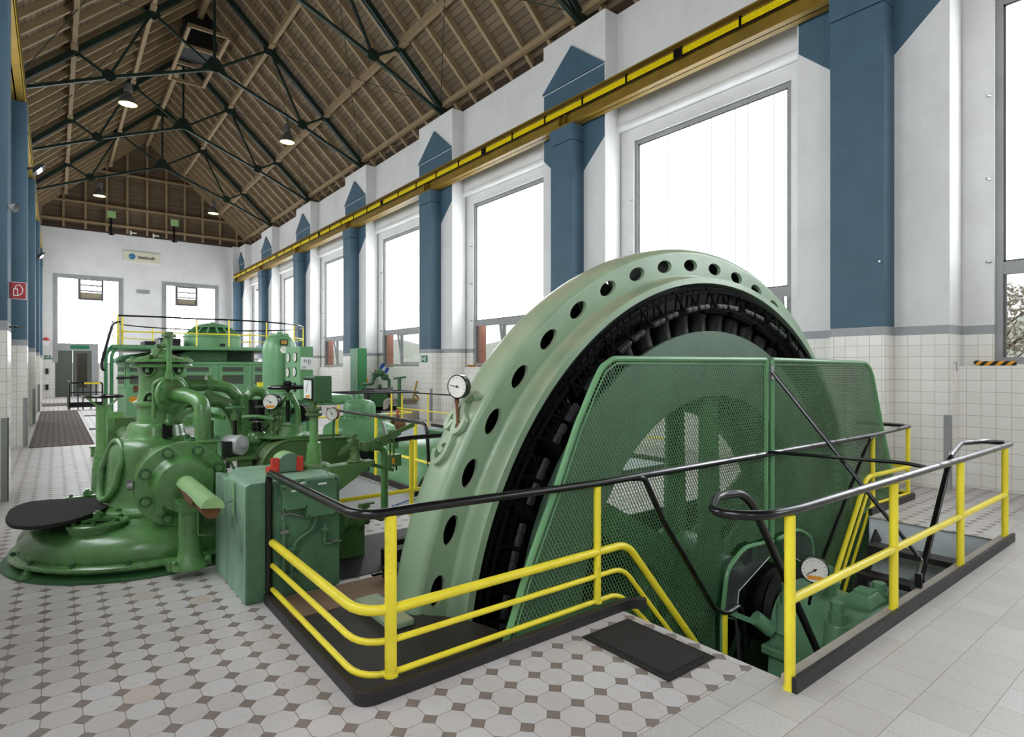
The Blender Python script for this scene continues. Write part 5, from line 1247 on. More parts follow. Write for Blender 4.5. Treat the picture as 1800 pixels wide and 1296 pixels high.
m = MB().use(G1); m.box((c.x+.12,8.3,c.z-.0),(c.x+.75,8.4,c.z+.1)); m.build('bearing_bar', parent=hs, smooth=0); m = MB().use(G1); m.tube([(c.x+.0,7.6,c.z-.1),(c.x+.28,7.4,c.z+.02)], .03, 8); m.build('pull_rod', parent=hs)
# ================================================================ MACHINES BEHIND: basin turbines, far generator, vessel, panels
PG = 'pale_green'
t2 = thing('turbine_tank', 'round-cornered green turbine casing topped by a small dome, inside the yellow railing', 'tank', (4.2, 9.7, -1.6))
cx, cy = at(632, 750, Y=9.7).x, 9.7
def sqring(cx, cy, r, z, q=3.2, n=36):
    out = []
    for i in range(n):
        t = 2*PI*i/n; a, b = math.cos(t), math.sin(t); out.append((cx+math.copysign(abs(a)**(2/q), a)*r, cy+math.copysign(abs(b)**(2/q), b)*r, z))
    return out
m = MB().use(PG); m.rings([sqring(cx, cy, r, z) for r, z in ((.50,.25),(.56,.26),(.565,.31),(.568,.45),(.56,.54),(.54,.60),(.42,.68),(.34,.72),(.30,.74))]); m.build('casing', parent=t2, smooth=40)
m = MB().use(PG); m.lathe((cx,cy,.73), Zv, [(.31,0),(.32,.01),(.31,.03),(.275,.035),(.275,.19),(.25,.26),(.19,.30),(.08,.32),(.07,.33),(.07,.40),(.05,.41)], 40); m.build('dome', parent=t2)
m = MB().use(PG); m.lathe((cx+.30,cy-.25,.64), Zv, [(.12,0),(.12,.015),(.085,.02),(.085,.13),(.095,.135),(.095,.16),(.05,.165)], 24); m.build('filler_cap', parent=t2)
m = MB().use('black'); m.cyl((cx,cy,-.1),(cx,cy,.26),.50,n=32); m.use('dark_green'); m.cyl((cx,cy,-1.6),(cx,cy,-.1),.52,n=32); m.build('pedestal', parent=t2)
for k in range(14):
    a = 2*PI*k/14; m = MB().use('dark_green'); m.bolt((cx+math.cos(a)*.31, cy+math.sin(a)*.31, .755), Zv, .016, .02); m.build('bolt', parent=t2, smooth=0)
m = MB().use('steel'); m.cyl(at(672,740,Y=8.95), at(681,775,Y=8.9), .03, n=10); m.build('sight_tube', parent=t2)
m = MB().use('rust'); c = at(700,748,Y=9.6); m.cyl(c+V((-.12,0,0)), c+V((.1,0,0)), .1, n=14); m.cyl(c+V((0,0,-.05)), c+V((0,0,.18)), .035, n=8); m.use('red'); m.cyl(c+V((-.02,0,.18)), c+V((.0,0,.28)), .02, n=6); m.build('side_pump', parent=t2)

t3 = thing('spiral_casing', 'big smooth green spiral turbine casing low in the basin behind the ring emblem', 'turbine', (4.75, 7.9, -1.6))
m = MB().use(PG); m.rings([sqring(4.75, 7.95, r, z, 2.6) for r, z in ((1.12,-1.6),(1.10,-.8),(1.06,-.3),(1.0,.05),(.90,.28),(.72,.42),(.45,.49),(.2,.50))]); m.build('casing', parent=t3, smooth=50)
m = MB().use('dark_green'); c = at(697,768,Y=7.6); m.cyl((c.x,7.6,.45),(c.x,7.6,.56),.03,n=8); m.sphere((c.x,7.6,.57),.045,10,6); m.bar((c.x-.07,7.6,.60),(c.x+.07,7.6,.66),.015,.03); m.build('vent_valve', parent=t3)
m = MB().use('dark_green'); m.box((5.0,8.3,.3),(5.6,8.8,.55)); m.build('cover_box', parent=t3, smooth=0)
for r_ in (.42, .36):
    c = V((3.95, 6.5, -.1)); m = MB().use('black' if r_ > .4 else 'steel'); m.tube([c+V((math.cos(t)*r_, 0, math.sin(t)*r_)) for t in [PI*.45+PI*.55*i/14 for i in range(15)]], .018, 8); m.build('guard_hoop', parent=t3)
# kerb and steel plate on the floor in front of the basin
m = MB().use('kerb'); m.box((3.57,5.8,0),(3.615,10.3,.08)); m.box((3.62,5.80,0),(8.1,5.845,.08)); tag(m.build('kerb_rail', smooth=0), 'brown-black kerb along the near edges of the machine basin', 'kerb')
m = MB().use('frame_grey'); m.box((2.35,5.95,.001),(3.5,9.3,.006)); o = m.build('floor_plate', smooth=0); tag(o, 'smooth grey steel plate set in the floor beside the basin kerb', 'plate')
m = MB().use('kerb'); m.box((8.105,6,0),(8.15,14.0,.08)); tag(m.build('kerb_rail', smooth=0), 'dark kerb of the basin along the right wall walkway', 'kerb')

def rail_run(name, lab, hand, mids, posts, ztop, r=.022, grp='yellow and black basin railings', hmat='black'):
    t = thing(name, lab, 'railing', (posts[0][0], posts[0][1], 0), grp)
    m = MB().use(hmat); m.tube(hand, r, 14, rad=.12); m.build('handrail', parent=t)
    for md in mids: m = MB().use('yellow'); m.tube(md, r*.85, 8, rad=.12); m.build('rail', parent=t)
    for x, y, z in posts: m = MB().use('yellow'); m.cyl((x,y,z),(x,y,ztop-.02), r, n=10); m.build('post', parent=t)
    return t
rail_run('safety_railing', 'yellow post and low rail with black handrail running from the block to behind the ring', [(2.35,5.70,.80),(3.06,5.70,.84),(4.6,5.70,.84)], [[(2.0,5.70,.26),(3.06,5.70,.27),(4.6,5.70,.28)]], [(3.06,5.70,0)], .84, .026)
rail_run('safety_railing', 'railing with black handrail along the steel plate, bent down at its near end', [(3.59,9.6,.915),(3.59,6.30,.915),(3.59,6.22,.2)], [[(3.59,9.6,.44),(3.59,5.85,.44)]], [(3.59,7.74,.08),(3.59,6.58,.08),(3.59,9.2,.08)], .915, .022)
rail_run('safety_railing', 'far looped railing in front of the small pumps, yellow posts and double black handrail', [(5.1,15.2,.95),(7.7,15.2,.95),(7.75,14.0,.95),(5.0,14.0,.97),(4.9,14.9,.95)], [[(5.0,14.05,.40),(7.6,14.05,.40),(7.65,15.1,.40)]], [(5.52,14.05,0),(7.26,14.05,0),(7.5,15.15,0),(5.4,15.2,0)], .95, .024)
rail_run('safety_railing', 'railing with thin black handrail along the walkway at the right wall', [(8.0,15.8,.9),(8.0,6.0,.9)], [[(8.0,15.8,.42),(8.0,6.0,.42)]], [(8.0,13.97,.0),(8.0,11.4,0),(8.0,8.8,0)], .9, .020)

# ---- pressure vessel
pv = thing('pressure_vessel', 'tall upright pale green pressure vessel with domed bolted top', 'vessel', (3.8, 13.0, 0))
vx = at(491.5, 640, Y=13).x; vr = .345
m = MB().use(PG); m.lathe((vx,13,0), Zv, [(vr,0),(vr,1.95),(vr*.98,2.05),(vr*.9,2.15),(vr*.72,2.25),(vr*.55,2.29)], 48); m.build('shell', parent=pv)
m = MB().use(PG); m.lathe((vx,13,2.28), Zv, [(.20,0),(.20,.03),(.19,.035),(.05,.05),(.05,.10)], 32)
for k in range(12): a = 2*PI*k/12; m.bolt((vx+math.cos(a)*.17, 13+math.sin(a)*.17, 2.31), Zv, .02, .035)
m.build('manhole_cover', parent=pv)
m = MB().use('ink'); c = at(499,602,Y=12.66); m.cbox((c.x,12.655,c.z),(.16,.02,.12)); m.use('brass'); m.cbox((c.x,12.642,c.z),(.12,.004,.08)); m.build('type_plate', parent=pv, smooth=0)
dial(pv, at(499,615,Y=12.6), (-.5,-.86,0), .08, .06, 'pale_green', 'clock_face', 120, 8, name='pressure_gauge')
m = MB().use('dark_green'); c = at(499,640,Y=12.6); m.cyl((c.x,12.6,1.0),(c.x,12.6,1.9),.018,n=8)
for z_ in [1.1+.08*i for i in range(9)]: m.cyl((c.x,12.6,z_),(c.x,12.6,z_+.02),.028,n=8)
m.build('level_glass', parent=pv)

# ---- gauge panel with six dials
gpn = thing('gauge_panel', 'upright green gauge panel with round dials and a white diagram plate, on a stand', 'panel', (2.8, 8.5, 0))
gx0, gx1, gz0, gz1 = at(527,608,Y=8.5).x, at(551,608,Y=8.5).x, at(540,703,Y=8.6).z, at(527,609,Y=8.5).z
yb_ = 8.5
# left face runs back from the near edge: its far edge appears at u=501
dy = .0
import math as _m
def ydepth(u, X): return at(u, 650, X=X).y
yfar = ydepth(501.5, gx0)
m = MB().use(PG); m.box((gx0,8.5,gz0),(gx1,yfar,gz1)); pb = m.build('panel_box', parent=gpn, smooth=0, bevel=.015)
for u, v in ((507,629),(519,628),(506,655),(518,654),(506,682),(518,681)):
    c = at(u, v, X=gx0-.004); dark = v > 675
    g = dial(gpn, (gx0-.012, c.y, c.z), (-1,0,0), .072, .012, 'black', 'dull_black' if dark else 'clock_face', 90 if u < 512 else 60, 8, name='dial_gauge')
m = MB().use('white'); c0, c1 = at(528.5,628,Y=8.495), at(550,650,Y=8.495); m.box((c0.x,8.49,c1.z),(c1.x,8.498,c0.z)); dpl = m.build('diagram_plate', parent=gpn, smooth=0)
m = MB().use('ink')
w_, h_ = c1.x-c0.x, c0.z-c1.z
for a, b in (((.15,.75),(.65,.75)),((.3,.55),(.3,.85)),((.5,.6),(.8,.6)),((.65,.35),(.65,.85)),((.8,.45),(.8,.8)),((.45,.75),(.45,.6))): m.bar((c0.x+w_*a[0],8.488,c1.z+h_*a[1]),(c0.x+w_*b[0],8.488,c1.z+h_*b[1]),.003,.004)
for r_ in range(3): m.bar((c0.x+w_*.1,8.488,c1.z+h_*(.12+.06*r_)),(c0.x+w_*.42,8.488,c1.z+h_*(.12+.06*r_)),.003,.003)
m.build('diagram_lines', parent=dpl, smooth=0)
pxm = (gx0+gx1)/2
m = MB().use(PG); m.lathe((pxm,(8.5+yfar)/2,0), Zv, [(.2,0),(.2,.03),(.10,.04),(.10,gz0-.06),(.14,gz0-.04),(.14,gz0)], 24); m.build('stand', parent=gpn)

# ---- pale green machine bed (low cabinets) in front of the far generator
mb_ = thing('machine_bed', 'long low pale green machine casing in front of the far generator', 'machine', (3.0, 11.0, 0))
xa_, xb_ = at(376,720,Y=11).x, at(400,720,Y=11).x
m = MB().use(PG); m.rings([[ (at(376,720,Y=11).x, 11, z0_), (3.9, 11, z0_), (3.9, 12.4, z0_), (at(376,720,Y=11).x, 12.4, z0_)] for z0_ in (.02, .95)]); m.build('cabinet', parent=mb_, smooth=0, bevel=.08)
m = MB().use(PG); m.box((2.45,10.45,.92),(4.4,12.6,1.10)); m.build('bed_top', parent=mb_, smooth=0, bevel=.05)
for k in range(9): m = MB().use('dark_green'); m.bolt((2.6+k*.2,10.45,.97),(0,-1,0),.016,.02); m.build('bolt', parent=mb_, smooth=0)
m = MB().use('steel'); c = at(427,693,Y=11.2); m.sphere((c.x,11.2,1.10),.06,12,6); m.build('lid_knob', parent=mb_)
m = MB().use('yellow'); c = at(457,675,Y=11.2); m.cyl((c.x,11.2,1.1),(c.x,11.2,1.25),.02,n=8); m.cbox((c.x,11.2,1.30),(.09,.09,.08)); m.use('steel'); m.tube([(c.x-.02,11.2,1.3),(c.x-.12,11.2,1.34),(c.x-.22,11.2,1.24),(c.x-.24,11.2,1.1)], .008, 6, rad=.06); m.build('sensor', parent=mb_)
m = MB().use('yellow'); c = at(446,725,Y=10.3); m.box((c.x-.03,10.3,0),(c.x+.03,10.34,.95)); tag(m.build('marker_post', smooth=0), 'short yellow upright bar in front of the low machine casing', 'post')
m = MB().use('black'); m.box((at(396,735,Y=10.2).x,10.15,.0),(at(403,735,Y=10.2).x,10.25,.16)); m.use('rubber'); c = at(386,765,Z=0); m.box((c.x-.18,c.y-.25,.001),(c.x+.16,c.y+.2,.05)); m.use('hazard'); m.box((c.x-.16,c.y-.22,.05),(c.x+.14,c.y-.16,.056)); m.box((c.x-.16,c.y-.02,.05),(c.x+.14,c.y+.03,.056)); tag(m.build('floor_box', smooth=0), 'black and yellow low box standing on the corridor floor', 'box')

# ---- far vertical-axis generator with platform and dome
fg = thing('far_generator', 'large round pale green generator housing with louvre panels, a platform and a domed top', 'generator', (3.9, 20.1, 0))
FX, FYc, FR = 3.9, 20.1, 2.50
NP = 18
def fr_(a, r, z): return (FX+math.sin(a)*r, FYc-math.cos(a)*r, z)
m = MB().use(PG)
for k in range(NP):
    a0_, a1_ = (k-.5)*2*PI/NP, (k+.5)*2*PI/NP
    m.quad(fr_(a0_,FR,0), fr_(a1_,FR,0), fr_(a1_,FR,1.72), fr_(a0_,FR,1.72))
m.rings([[fr_((k-.5)*2*PI/NP, r, z) for k in range(NP)] for r, z in ((FR+.04,1.70),(FR+.04,1.76),(FR-.1,1.78),(1.3,1.8))]); m.build('housing', parent=fg, smooth=0)
for k in (-4,-3,-2,-1,0,1,2,3):
    a = k*2*PI/NP; t = V((math.cos(a), math.sin(a), 0)); nn = V((math.sin(a), -math.cos(a), 0)); c = V(fr_(a, FR*math.cos(PI/NP), 0))
    m = MB().use(PG); m.cbox(c+nn*.01+V((0,0,1.36)), (.70,.02,.62), (t,nn,V(Zv))); p_ = m.build('louvre_panel', parent=fg, smooth=0)
    m = MB().use('louver'); m.cbox(c+nn*.022+V((0,0,1.56)), (.54,.012,.12), (t,nn,V(Zv))); m.build('louvre', parent=p_, smooth=0)
    m = MB().use('louver'); m.cbox(c+nn*.022+V((0,0,1.28)), (.54,.012,.25), (t,nn,V(Zv))); m.build('louvre', parent=p_, smooth=0)
m = MB().use('rust'); c = at(241,684,Y=17.75); m.cbox((c.x,17.70,c.z),(.18,.03,.18)); m.build('maker_plate', parent=fg, smooth=0)
m = MB().use('orange'); c = at(234,702,Y=17.75); m.cbox((c.x,17.70,c.z),(.16,.03,.14)); m.build('warning_label', parent=fg, smooth=0)
# swept air ducts on the lid
for xs, pts in ((1, [(313,638),(313,628),(322,619),(340,617),(400,617),(400,638)]), (-1, [(203,638),(206,630),(216,625),(300,614),(300,638)])):
    m = MB().use(PG if xs > 0 else 'dark_green'); y_ = 18.3 if xs > 0 else 18.9
    P = [at(u, v, Y=y_) for u, v in pts]; 
    for p in P: p.z = max(p.z, 1.75)
    m.prism([tuple(p) for p in P], (0,0,0), (0,1.6,0)); m.build('air_duct', parent=fg, smooth=0, bevel=.06)
m = MB().use('dark_green'); m.lathe((FX,FYc,1.75), Zv, [(1.15,0),(1.15,.35)], 40); m.build('neck', parent=fg)
m = MB().use(PG); m.rings([[fr_(k*2*PI/40, r, z) for k in range(40)] for r, z in ((2.75,2.08),(2.78,2.10),(2.78,2.17),(1.2,2.18))]); m.build('platform', parent=fg, smooth=30)
m = MB().use(PG); m.box((at(196,615,Y=17.6).x, 17.4, 2.09),(FX, 18.2, 2.18)); m.build('platform_arm', parent=fg, smooth=0)
m = MB().use(PG); m.lathe((FX-.03,FYc,2.17), Zv, [(.84,0),(.84,.04),(.80,.05),(.80,.36),(.84,.37),(.84,.40),(.78,.41)], 48)
for k in range(20): a = 2*PI*k/20; m.bolt((FX-.03+math.cos(a)*.81, FYc+math.sin(a)*.81, 2.215), Zv, .02, .03)
m.build('drum', parent=fg)
# dome made of ribs around a dark core
m = MB().use('dark_green'); m.sphere((FX-.03,FYc,2.55), .66, 32, 8, (1,1,.55), 0, PI/2); m.build('dome_core', parent=fg)
m = MB().use(PG)
for k in range(16):
    a = 2*PI*k/16; P = [(FX-.03+math.cos(a)*r, FYc+math.sin(a)*r, z) for r, z in ((.79,2.57),(.66,2.72),(.48,2.86),(.30,2.92))]; m.tube(P, .028, 6)
for r, z in ((.77,2.59),(.50,2.86)): m.tube([(FX-.03+math.cos(2*PI*i/32)*r, FYc+math.sin(2*PI*i/32)*r, z) for i in range(32)], .03, 6, closed=True)
m.lathe((FX-.03,FYc,2.88), Zv, [(.52,0),(.40,.05),(.2,.10),(.06,.12),(.05,.15)], 32); m.build('dome_cage', parent=fg)
m = MB().use('ink'); c = at(391,607,Y=19.28); m.cbox((c.x,19.26,c.z),(.14,.03,.09)); m.build('name_plate', parent=fg, smooth=0)
m = MB().use('dull_black'); m.box((at(253,610,Y=18.8).x,18.6,2.17),(at(280,610,Y=18.8).x,19.6,2.33)); m.box((at(280,600,Y=19.4).x,19.4,2.17),(at(318,600,Y=19.4).x,20.4,2.46)); m.build('black_case', parent=fg, smooth=0)
m = MB().use('rubber'); m.tube([at(205,665,Y=17.3), at(235,664,Y=17.2), at(262,661,Y=17.2)], .03, 8); m.build('cable', parent=fg)
# platform railing
fr2 = thing('platform_railing', 'yellow railing with black handrail encircling the platform of the far generator', 'railing', (3.9, 20.1, 2.18))
def ring_pts(r, z, a0_, a1_, n): return [fr_(a0_+(a1_-a0_)*i/n, r, z) for i in range(n+1)]
lx = at(207,600,Y=17.7).x
m = MB().use('black'); m.tube([(lx,17.7,2.92),(lx+1.0,17.55,2.92)]+ring_pts(2.62,2.92,-.35,PI*1.5,40), .022, 6); m.build('handrail', parent=fr2)
m = MB().use('yellow'); m.tube([(lx,17.7,2.52),(lx+1.0,17.55,2.52)]+ring_pts(2.62,2.52,-.35,PI*1.5,40), .018, 6); m.build('rail', parent=fr2)
for a in (-.35,-.05,.35,.8,1.3,1.9,2.5,3.1,3.7,4.3): x,y,_ = fr_(a,2.62,0); m = MB().use('yellow'); m.cyl((x,y,2.17),(x,y,2.92),.020,n=8); m.build('post', parent=fr2)
for dx in (0,.1): m = MB().use('yellow'); m.cyl((lx+dx,17.7,2.17),(lx+dx,17.7,2.92),.022,n=8); m.build('post', parent=fr2)
# ladder frame at the left
ld = thing('platform_ladder', 'steep green ladder with white rungs and double black handrail up to the platform', 'ladder', (1.3, 17.6, 0))
lx0 = at(189,620,Y=17.6).x; lx1 = at(199,620,Y=17.6).x
for x_, b_ in ((lx0,.0),(lx1,.0)):
    m = MB().use('cabinet_green'); m.tube([(x_-.05,17.35,.2),(x_-.05,17.35,1.9),(x_+.06,17.5,2.13),(x_+.35,17.6,2.13)], .04, 8, rad=.1); m.build('ladder_rail', parent=ld)
for z_ in [.35+.27*i for i in range(6)]: m = MB().use('white_metal'); m.cyl((lx0-.05,17.35,z_),(lx1-.02,17.35,z_),.018,n=6); m.build('rung', parent=ld)
for d_ in (0,.06):
    m = MB().use('black'); P = [at(u+d_*40,v,Y=17.3) for u,v in ((182,652),(178,648),(178,635),(196,572),(202,566),(210,566))]; m.tube(P, .02, 6, rad=.08); m.build('handrail', parent=ld)

# ---- black gate fence at the end of the corridor
fn = thing('corridor_fence', 'low black tubular fence with a gate at the far end of the corridor', 'fence', (.9, 28, 0))
fy = 28.0
def fp(u, v, y=fy): return at(u, v, Y=y)
fx0, fx1 = fp(122,690).x, fp(180,690).x
m = MB().use('black'); m.tube([(fx0,fy,.0),(fx0,fy,1.02),(fx1,fy,1.02),(fx1,fy,.0)], .03, 8, rad=.08); m.build('frame', parent=fn)
for u in (137,146,160,169): x_ = fp(u,690).x; m = MB().use('black'); m.cyl((x_,fy,0),(x_,fy,1.0),.022,n=8); m.build('upright', parent=fn)
m = MB().use('black'); m.box((fx0,fy-.03,.08),(fx1,fy+.03,.28)); m.cyl((fx0,fy,.65),(fx1,fy,.65),.02,n=8); m.build('kick_plate', parent=fn)
m = MB().use('black'); m.tube([(fx0,fy,.0),(fx0,fy+3.2,0),(fx0,fy+3.2,1.05),(fx0,fy,1.05)], .03, 8)
for i in range(6): m.cyl((fx0,fy+.5*i+.3,0),(fx0,fy+.5*i+.3,1.05),.02,n=6)
m.build('side_frame', parent=fn)
for u in (155,169): c = fp(u,674); m = MB().use('yellow'); m.cyl((c.x-.12,fy-.03,c.z),(c.x+.12,fy-.03,c.z),.035,n=8); m.build('yellow_sleeve', parent=fn)
m = MB().use('concrete'); m.box((-.44,31.0,.001),(1.0,31.6,.12)); tag(m.build('floor_step', smooth=0), 'grey threshold step across the corridor behind the walkway mat', 'step')
for a, b, z_ in (((.75,23.9),(1.5,24.3),.012),((.7,18.6),(1.6,19.0),.012)):
    m = MB().use('corridor_mat'); m.box((a[0],a[1],.001),(b[0],b[1],z_)); tag(m.build('floor_mat', smooth=0), 'small dark mat across the corridor %s' % ('near the far fence' if a[1] > 20 else 'beside the valve stand'), 'mat')

# ---- tall green cabinet at the right wall and the pump group
gc = thing('control_cabinet', 'tall narrow green sheet-metal cabinet against the right wall', 'cabinet', (8.6, 20.6, 0))
ca, cb = at(615,612,Y=20.2), at(631,612,Y=20.2); 
yc1 = 20.2; xl_ = at(630,650,Y=yc1).x; xr_ = at(645,650,Y=yc1).x; yback = at(615.5,650,X=xl_).y; zt_ = at(631,612,Y=yc1).z
m = MB().use('cabinet_green'); m.box((xl_,yc1,0),(xr_,yback,zt_)); m.build('body', parent=gc, smooth=0, bevel=.01)
m = MB().use('cabinet_green'); m.box((xl_-.012,yc1+.04,.1),(xl_,yback-.04,zt_-.05)); dr = m.build('door', parent=gc, smooth=0)
m = MB().use('ink'); m.box((xl_-.02,yc1+.3,1.0),(xl_-.012,yc1+.34,1.1)); m.build('door_lock', parent=dr, smooth=0)
m = MB().use('orange'); m.box((xr_,yc1-.0,.95),(xr_+.05,yc1+.05,1.2)); m.build('cable_end', parent=gc, smooth=0)
wy = 17.6
pg = thing('pump_set', 'cluster of green pipes with blue-lever valves over a black pump at the right wall', 'pump', (8.6, wy, 0))
def w(u, v, y=wy): return at(u, v, Y=y)
for P, r_ in (([(636,676),(656,675),(656,665),(663,661)],.05), ([(668,676),(668,700)],.06), ([(655,662),(656,657),(662,657)],.045), ([(684,684),(684,668),(680,664),(672,666)],.05), ([(662,660),(672,656),(674,664)],.07)):
    m = MB().use('dark_green'); m.tube([w(u,v) for u,v in P], r_, 10, rad=.12); m.build('pipe', parent=pg)
for u, v in ((668,655),(676,662)):
    c = w(u,v); m = MB().use('dark_green'); m.sphere(c, .13, 12, 8); vb = m.build('valve', parent=pg)
    m = MB().use('blue_plastic'); m.bar(c+V((0,0,.08)), c+V((.12,0,.28)), .04,.10); m.build('valve_lever', parent=vb, smooth=0)
m = MB().use('rust'); m.cyl(w(660,650), w(660,668), .022, n=8); m.build('red_pipe', parent=pg)
m = MB().use('dull_black'); c = w(665,697); m.cyl(c+V((-.5,0,-.0)), c+V((.35,0,0)), .28, n=20); m.box(c+V((-.5,-.3,-.5)), c+V((.6,.3,-.32))); m.use('dark_green'); m.cyl(c+V((-.12,-.3,-.1)), c+V((-.12,.3,-.1)), .33, n=20); m.build('motor', parent=pg)
m = MB().use('frame_grey'); c = w(679,700); m.box(c+V((-.1,-.1,-.35)), c+V((.2,.1,.35))); m.build('switch_box', parent=pg, smooth=0)
for z_, u in ((0,0),(.0,1)):
    P = [(676,720),(676,703),(733,703)] if u == 0 else [(680,718),(680,708),(733,708)]
    m = MB().use('rust' if 0 else 'concrete'); m.tube([at(a,b,Y=16.6) for a,b in P], .05, 8, rad=.2); m.build('bent_pipe', parent=pg)
ts = thing('pipe_stand', 'T-shaped dark green stand with a cross bar at the right wall', 'stand', (8.7, 16.5, 0))
m = MB().use('dark_green'); ct = at(702,665,Y=16.4); m.cyl(ct, (ct.x,16.4,.22), .06, n=10); m.build('column', parent=ts)
m = MB().use('dark_green'); m.bar(at(692,666,Y=16.4), at(713,663,Y=16.4), .06,.06); m.build('cross_bar', parent=ts, smooth=0)
m = MB().use('concrete'); m.box((7.9,16.0,0),(9.62,19.6,.35)); 
m = MB() ; m.use('concrete'); m.box((8.2,16.1,.0),(9.2,19.4,.22)); tag(m.build('plinth', smooth=0, bevel=.01), 'low concrete plinth below the pumps at the right wall', 'plinth')
m = MB().use('brass'); m.tube([at(733,670,Y=16.2), at(729,688,Y=16.2), at(726,700,Y=16.2), at(732,707,Y=16.2), at(736,700,Y=16.2), at(730,694,Y=16.2)], .03, 6, rad=.1); tag(m.build('hose'), 'pale coiled hose hanging near the wall left of the exit-sign column', 'hose')
m = MB().use('rust'); c = at(654,620,X=9.64); m.cyl(c, c+V((-.12,0,0)), .10, n=12); m.use('black'); m.tube([c+V((-.12,0,0)), c+V((-.15,-.15,-.10)), c+V((-.15,-.3,-.12))], .02, 6); tag(m.build('wall_crank'), 'small rusty hand crank mounted on the right wall beside the green cabinet', 'crank')

# ================================================================ SIGNS, LAMPS AND SMALL THINGS
# company sign on the end wall
sa, sb_ = at(218,439,Y=Y1-.04), at(280,466,Y=Y1-.04)
sg = thing('company_sign', 'white company name board with a blue globe high on the end wall', 'sign', ((sa.x+sb_.x)/2, Y1-.04, (sa.z+sb_.z)/2))
m = MB().use('cream'); m.box((sa.x,Y1-.06,sb_.z+.05),(sb_.x,Y1,sa.z-.05)); m.build('board', parent=sg, smooth=0)
cz = (sa.z+sb_.z)/2; gxx = at(231.8,452,Y=Y1-.06).x; gr = at(238,452,Y=Y1-.06).x-gxx
m = MB().use('sign_blue'); m.cyl((gxx,Y1-.075,cz),(gxx,Y1-.06,cz),gr,n=28); m.use('cream')
for dz_, ll in ((.07,.22),(.0,.27),(-.07,.2)): m.prism([(gxx-gr,0,cz+dz_-.010),(gxx-gr+ll,0,cz+dz_+.025),(gxx-gr,0,cz+dz_+.010)], (0,Y1-.08,0), (0,Y1-.06,0))
m.build('globe_mark', parent=sg, smooth=0)
text_mesh('Statkraft', .262*abs(at(273,453,Y=Y1).x-at(242,453,Y=Y1).x)/.93, 'ink', (at(257.5,453,Y=Y1-.065).x, Y1-.066, cz-.02), (1,0,0), (0,0,1), sg, bold=True)
m = MB().use('frame_grey'); a, b = at(240,509,Y=Y1-.02), at(263,517,Y=Y1-.02); m.box((a.x,Y1-.03,b.z),(b.x,Y1,a.z)); tag(m.build('vent_grille', smooth=0), 'small grey ventilation grille between the two end windows', 'grille')
# exit signs
def exit_sign(x0, x1, z0, z1, axis, pos, lab):
    """green sign: running figure, arrow and door"""
    t = thing('exit_sign', lab, 'sign', (pos if axis == 'x' else (x0+x1)/2, (x0+x1)/2 if axis == 'x' else pos, z0))
    P = (lambda a, b, d: (pos-d, x1-(x1-x0)*a, z0+(z1-z0)*b)) if axis == 'x' else (lambda a, b, d: (x0+(x1-x0)*a, pos-d, z0+(z1-z0)*b))
    m = MB().use('sign_green'); m.prism([P(0,0,0),P(1,0,0),P(1,1,0),P(0,1,0)], (0,0,0), tuple(V(P(0,0,.015))-V(P(0,0,0)))); m.build('plate', parent=t, smooth=0)
    m = MB().use('white'); f = lambda pts: m.prism([P(a,b,.016) for a,b in pts], (0,0,0), tuple(V(P(0,0,.003))-V(P(0,0,0))))
    f([(.06,.1),(.22,.1),(.22,.9),(.06,.9)]); f([(.30,.45),(.45,.45),(.45,.35),(.58,.5),(.45,.65),(.45,.55),(.30,.55)]); f([(.68,.75),(.78,.75),(.78,.88),(.68,.88)]); f([(.62,.42),(.80,.5),(.80,.7),(.66,.7)]); f([(.60,.12),(.68,.12),(.76,.42),(.66,.46)]); f([(.80,.3),(.92,.2),(.94,.28),(.80,.44)]); m.build('pictogram', parent=t, smooth=0)
    return t
ya_, yb2 = at(751,631,X=8.89).y, at(739,631,X=8.89).y
exit_sign(ya_, yb2, at(745,637,X=8.89).z, at(745,625,X=8.89).z, 'x', 8.895, 'small green emergency exit sign on the tiled column below the third blue column')
a, b = at(74,625,Y=Y1), at(89,631,Y=Y1); exit_sign(a.x, b.x, b.z, a.z, 'y', Y1, 'small green emergency exit sign on the end wall left of the door')
# fire extinguisher flag sign on the left column
t = thing('extinguisher_sign', 'red square fire extinguisher sign sticking out from the left column', 'sign', (-.37, 9.4, 2.5))
a, b = at(15.5,495,Y=9.35), at(46.5,527,Y=9.35)
m = MB().use('white'); m.box((a.x,9.35,b.z),(b.x,9.37,a.z)); m.use('sign_red'); m.box((a.x+.006,9.345,b.z+.006),(b.x-.006,9.35,a.z-.006)); m.build('plate', parent=t, smooth=0)
X_ = lambda f: a.x+(b.x-a.x)*f; Z_ = lambda f: b.z+(a.z-b.z)*f
m = MB().use('white'); m.box((X_(.25),9.341,Z_(.18)),(X_(.52),9.345,Z_(.62))); m.tube([(X_(.38),9.342,Z_(.62)),(X_(.38),9.342,Z_(.78)),(X_(.62),9.342,Z_(.85)),(X_(.82),9.342,Z_(.6)),(X_(.72),9.342,Z_(.3)),(X_(.52),9.342,Z_(.22))], .005, 5, rad=.03); m.use('sign_red'); m.box((X_(.30),9.339,Z_(.23)),(X_(.47),9.341,Z_(.56))); m.build('pictogram', parent=t, smooth=0)
# alarm light on the end wall
m = MB().use('white'); c = at(81,600,Y=Y1); m.cbox((c.x,Y1-.1,c.z-.12),(.3,.2,.3)); m.use('red'); m.sphere((c.x,Y1-.12,c.z+.05),.15,14,6,(1,1,1),0,PI/2); tag(m.build('alarm_light'), 'small red-domed alarm light on the end wall above the exit sign', 'light')
for v in (653,681): 
    c = at(82.5,v,Y=Y1-.02); m = MB().use('switch_dark'); m.cbox((c.x,Y1-.05,c.z),(.14,.1,.3)); tag(m.build('wall_socket', smooth=0), '%s small black switch box on the tiles left of the door' % ('upper' if v < 660 else 'lower'), 'switch')
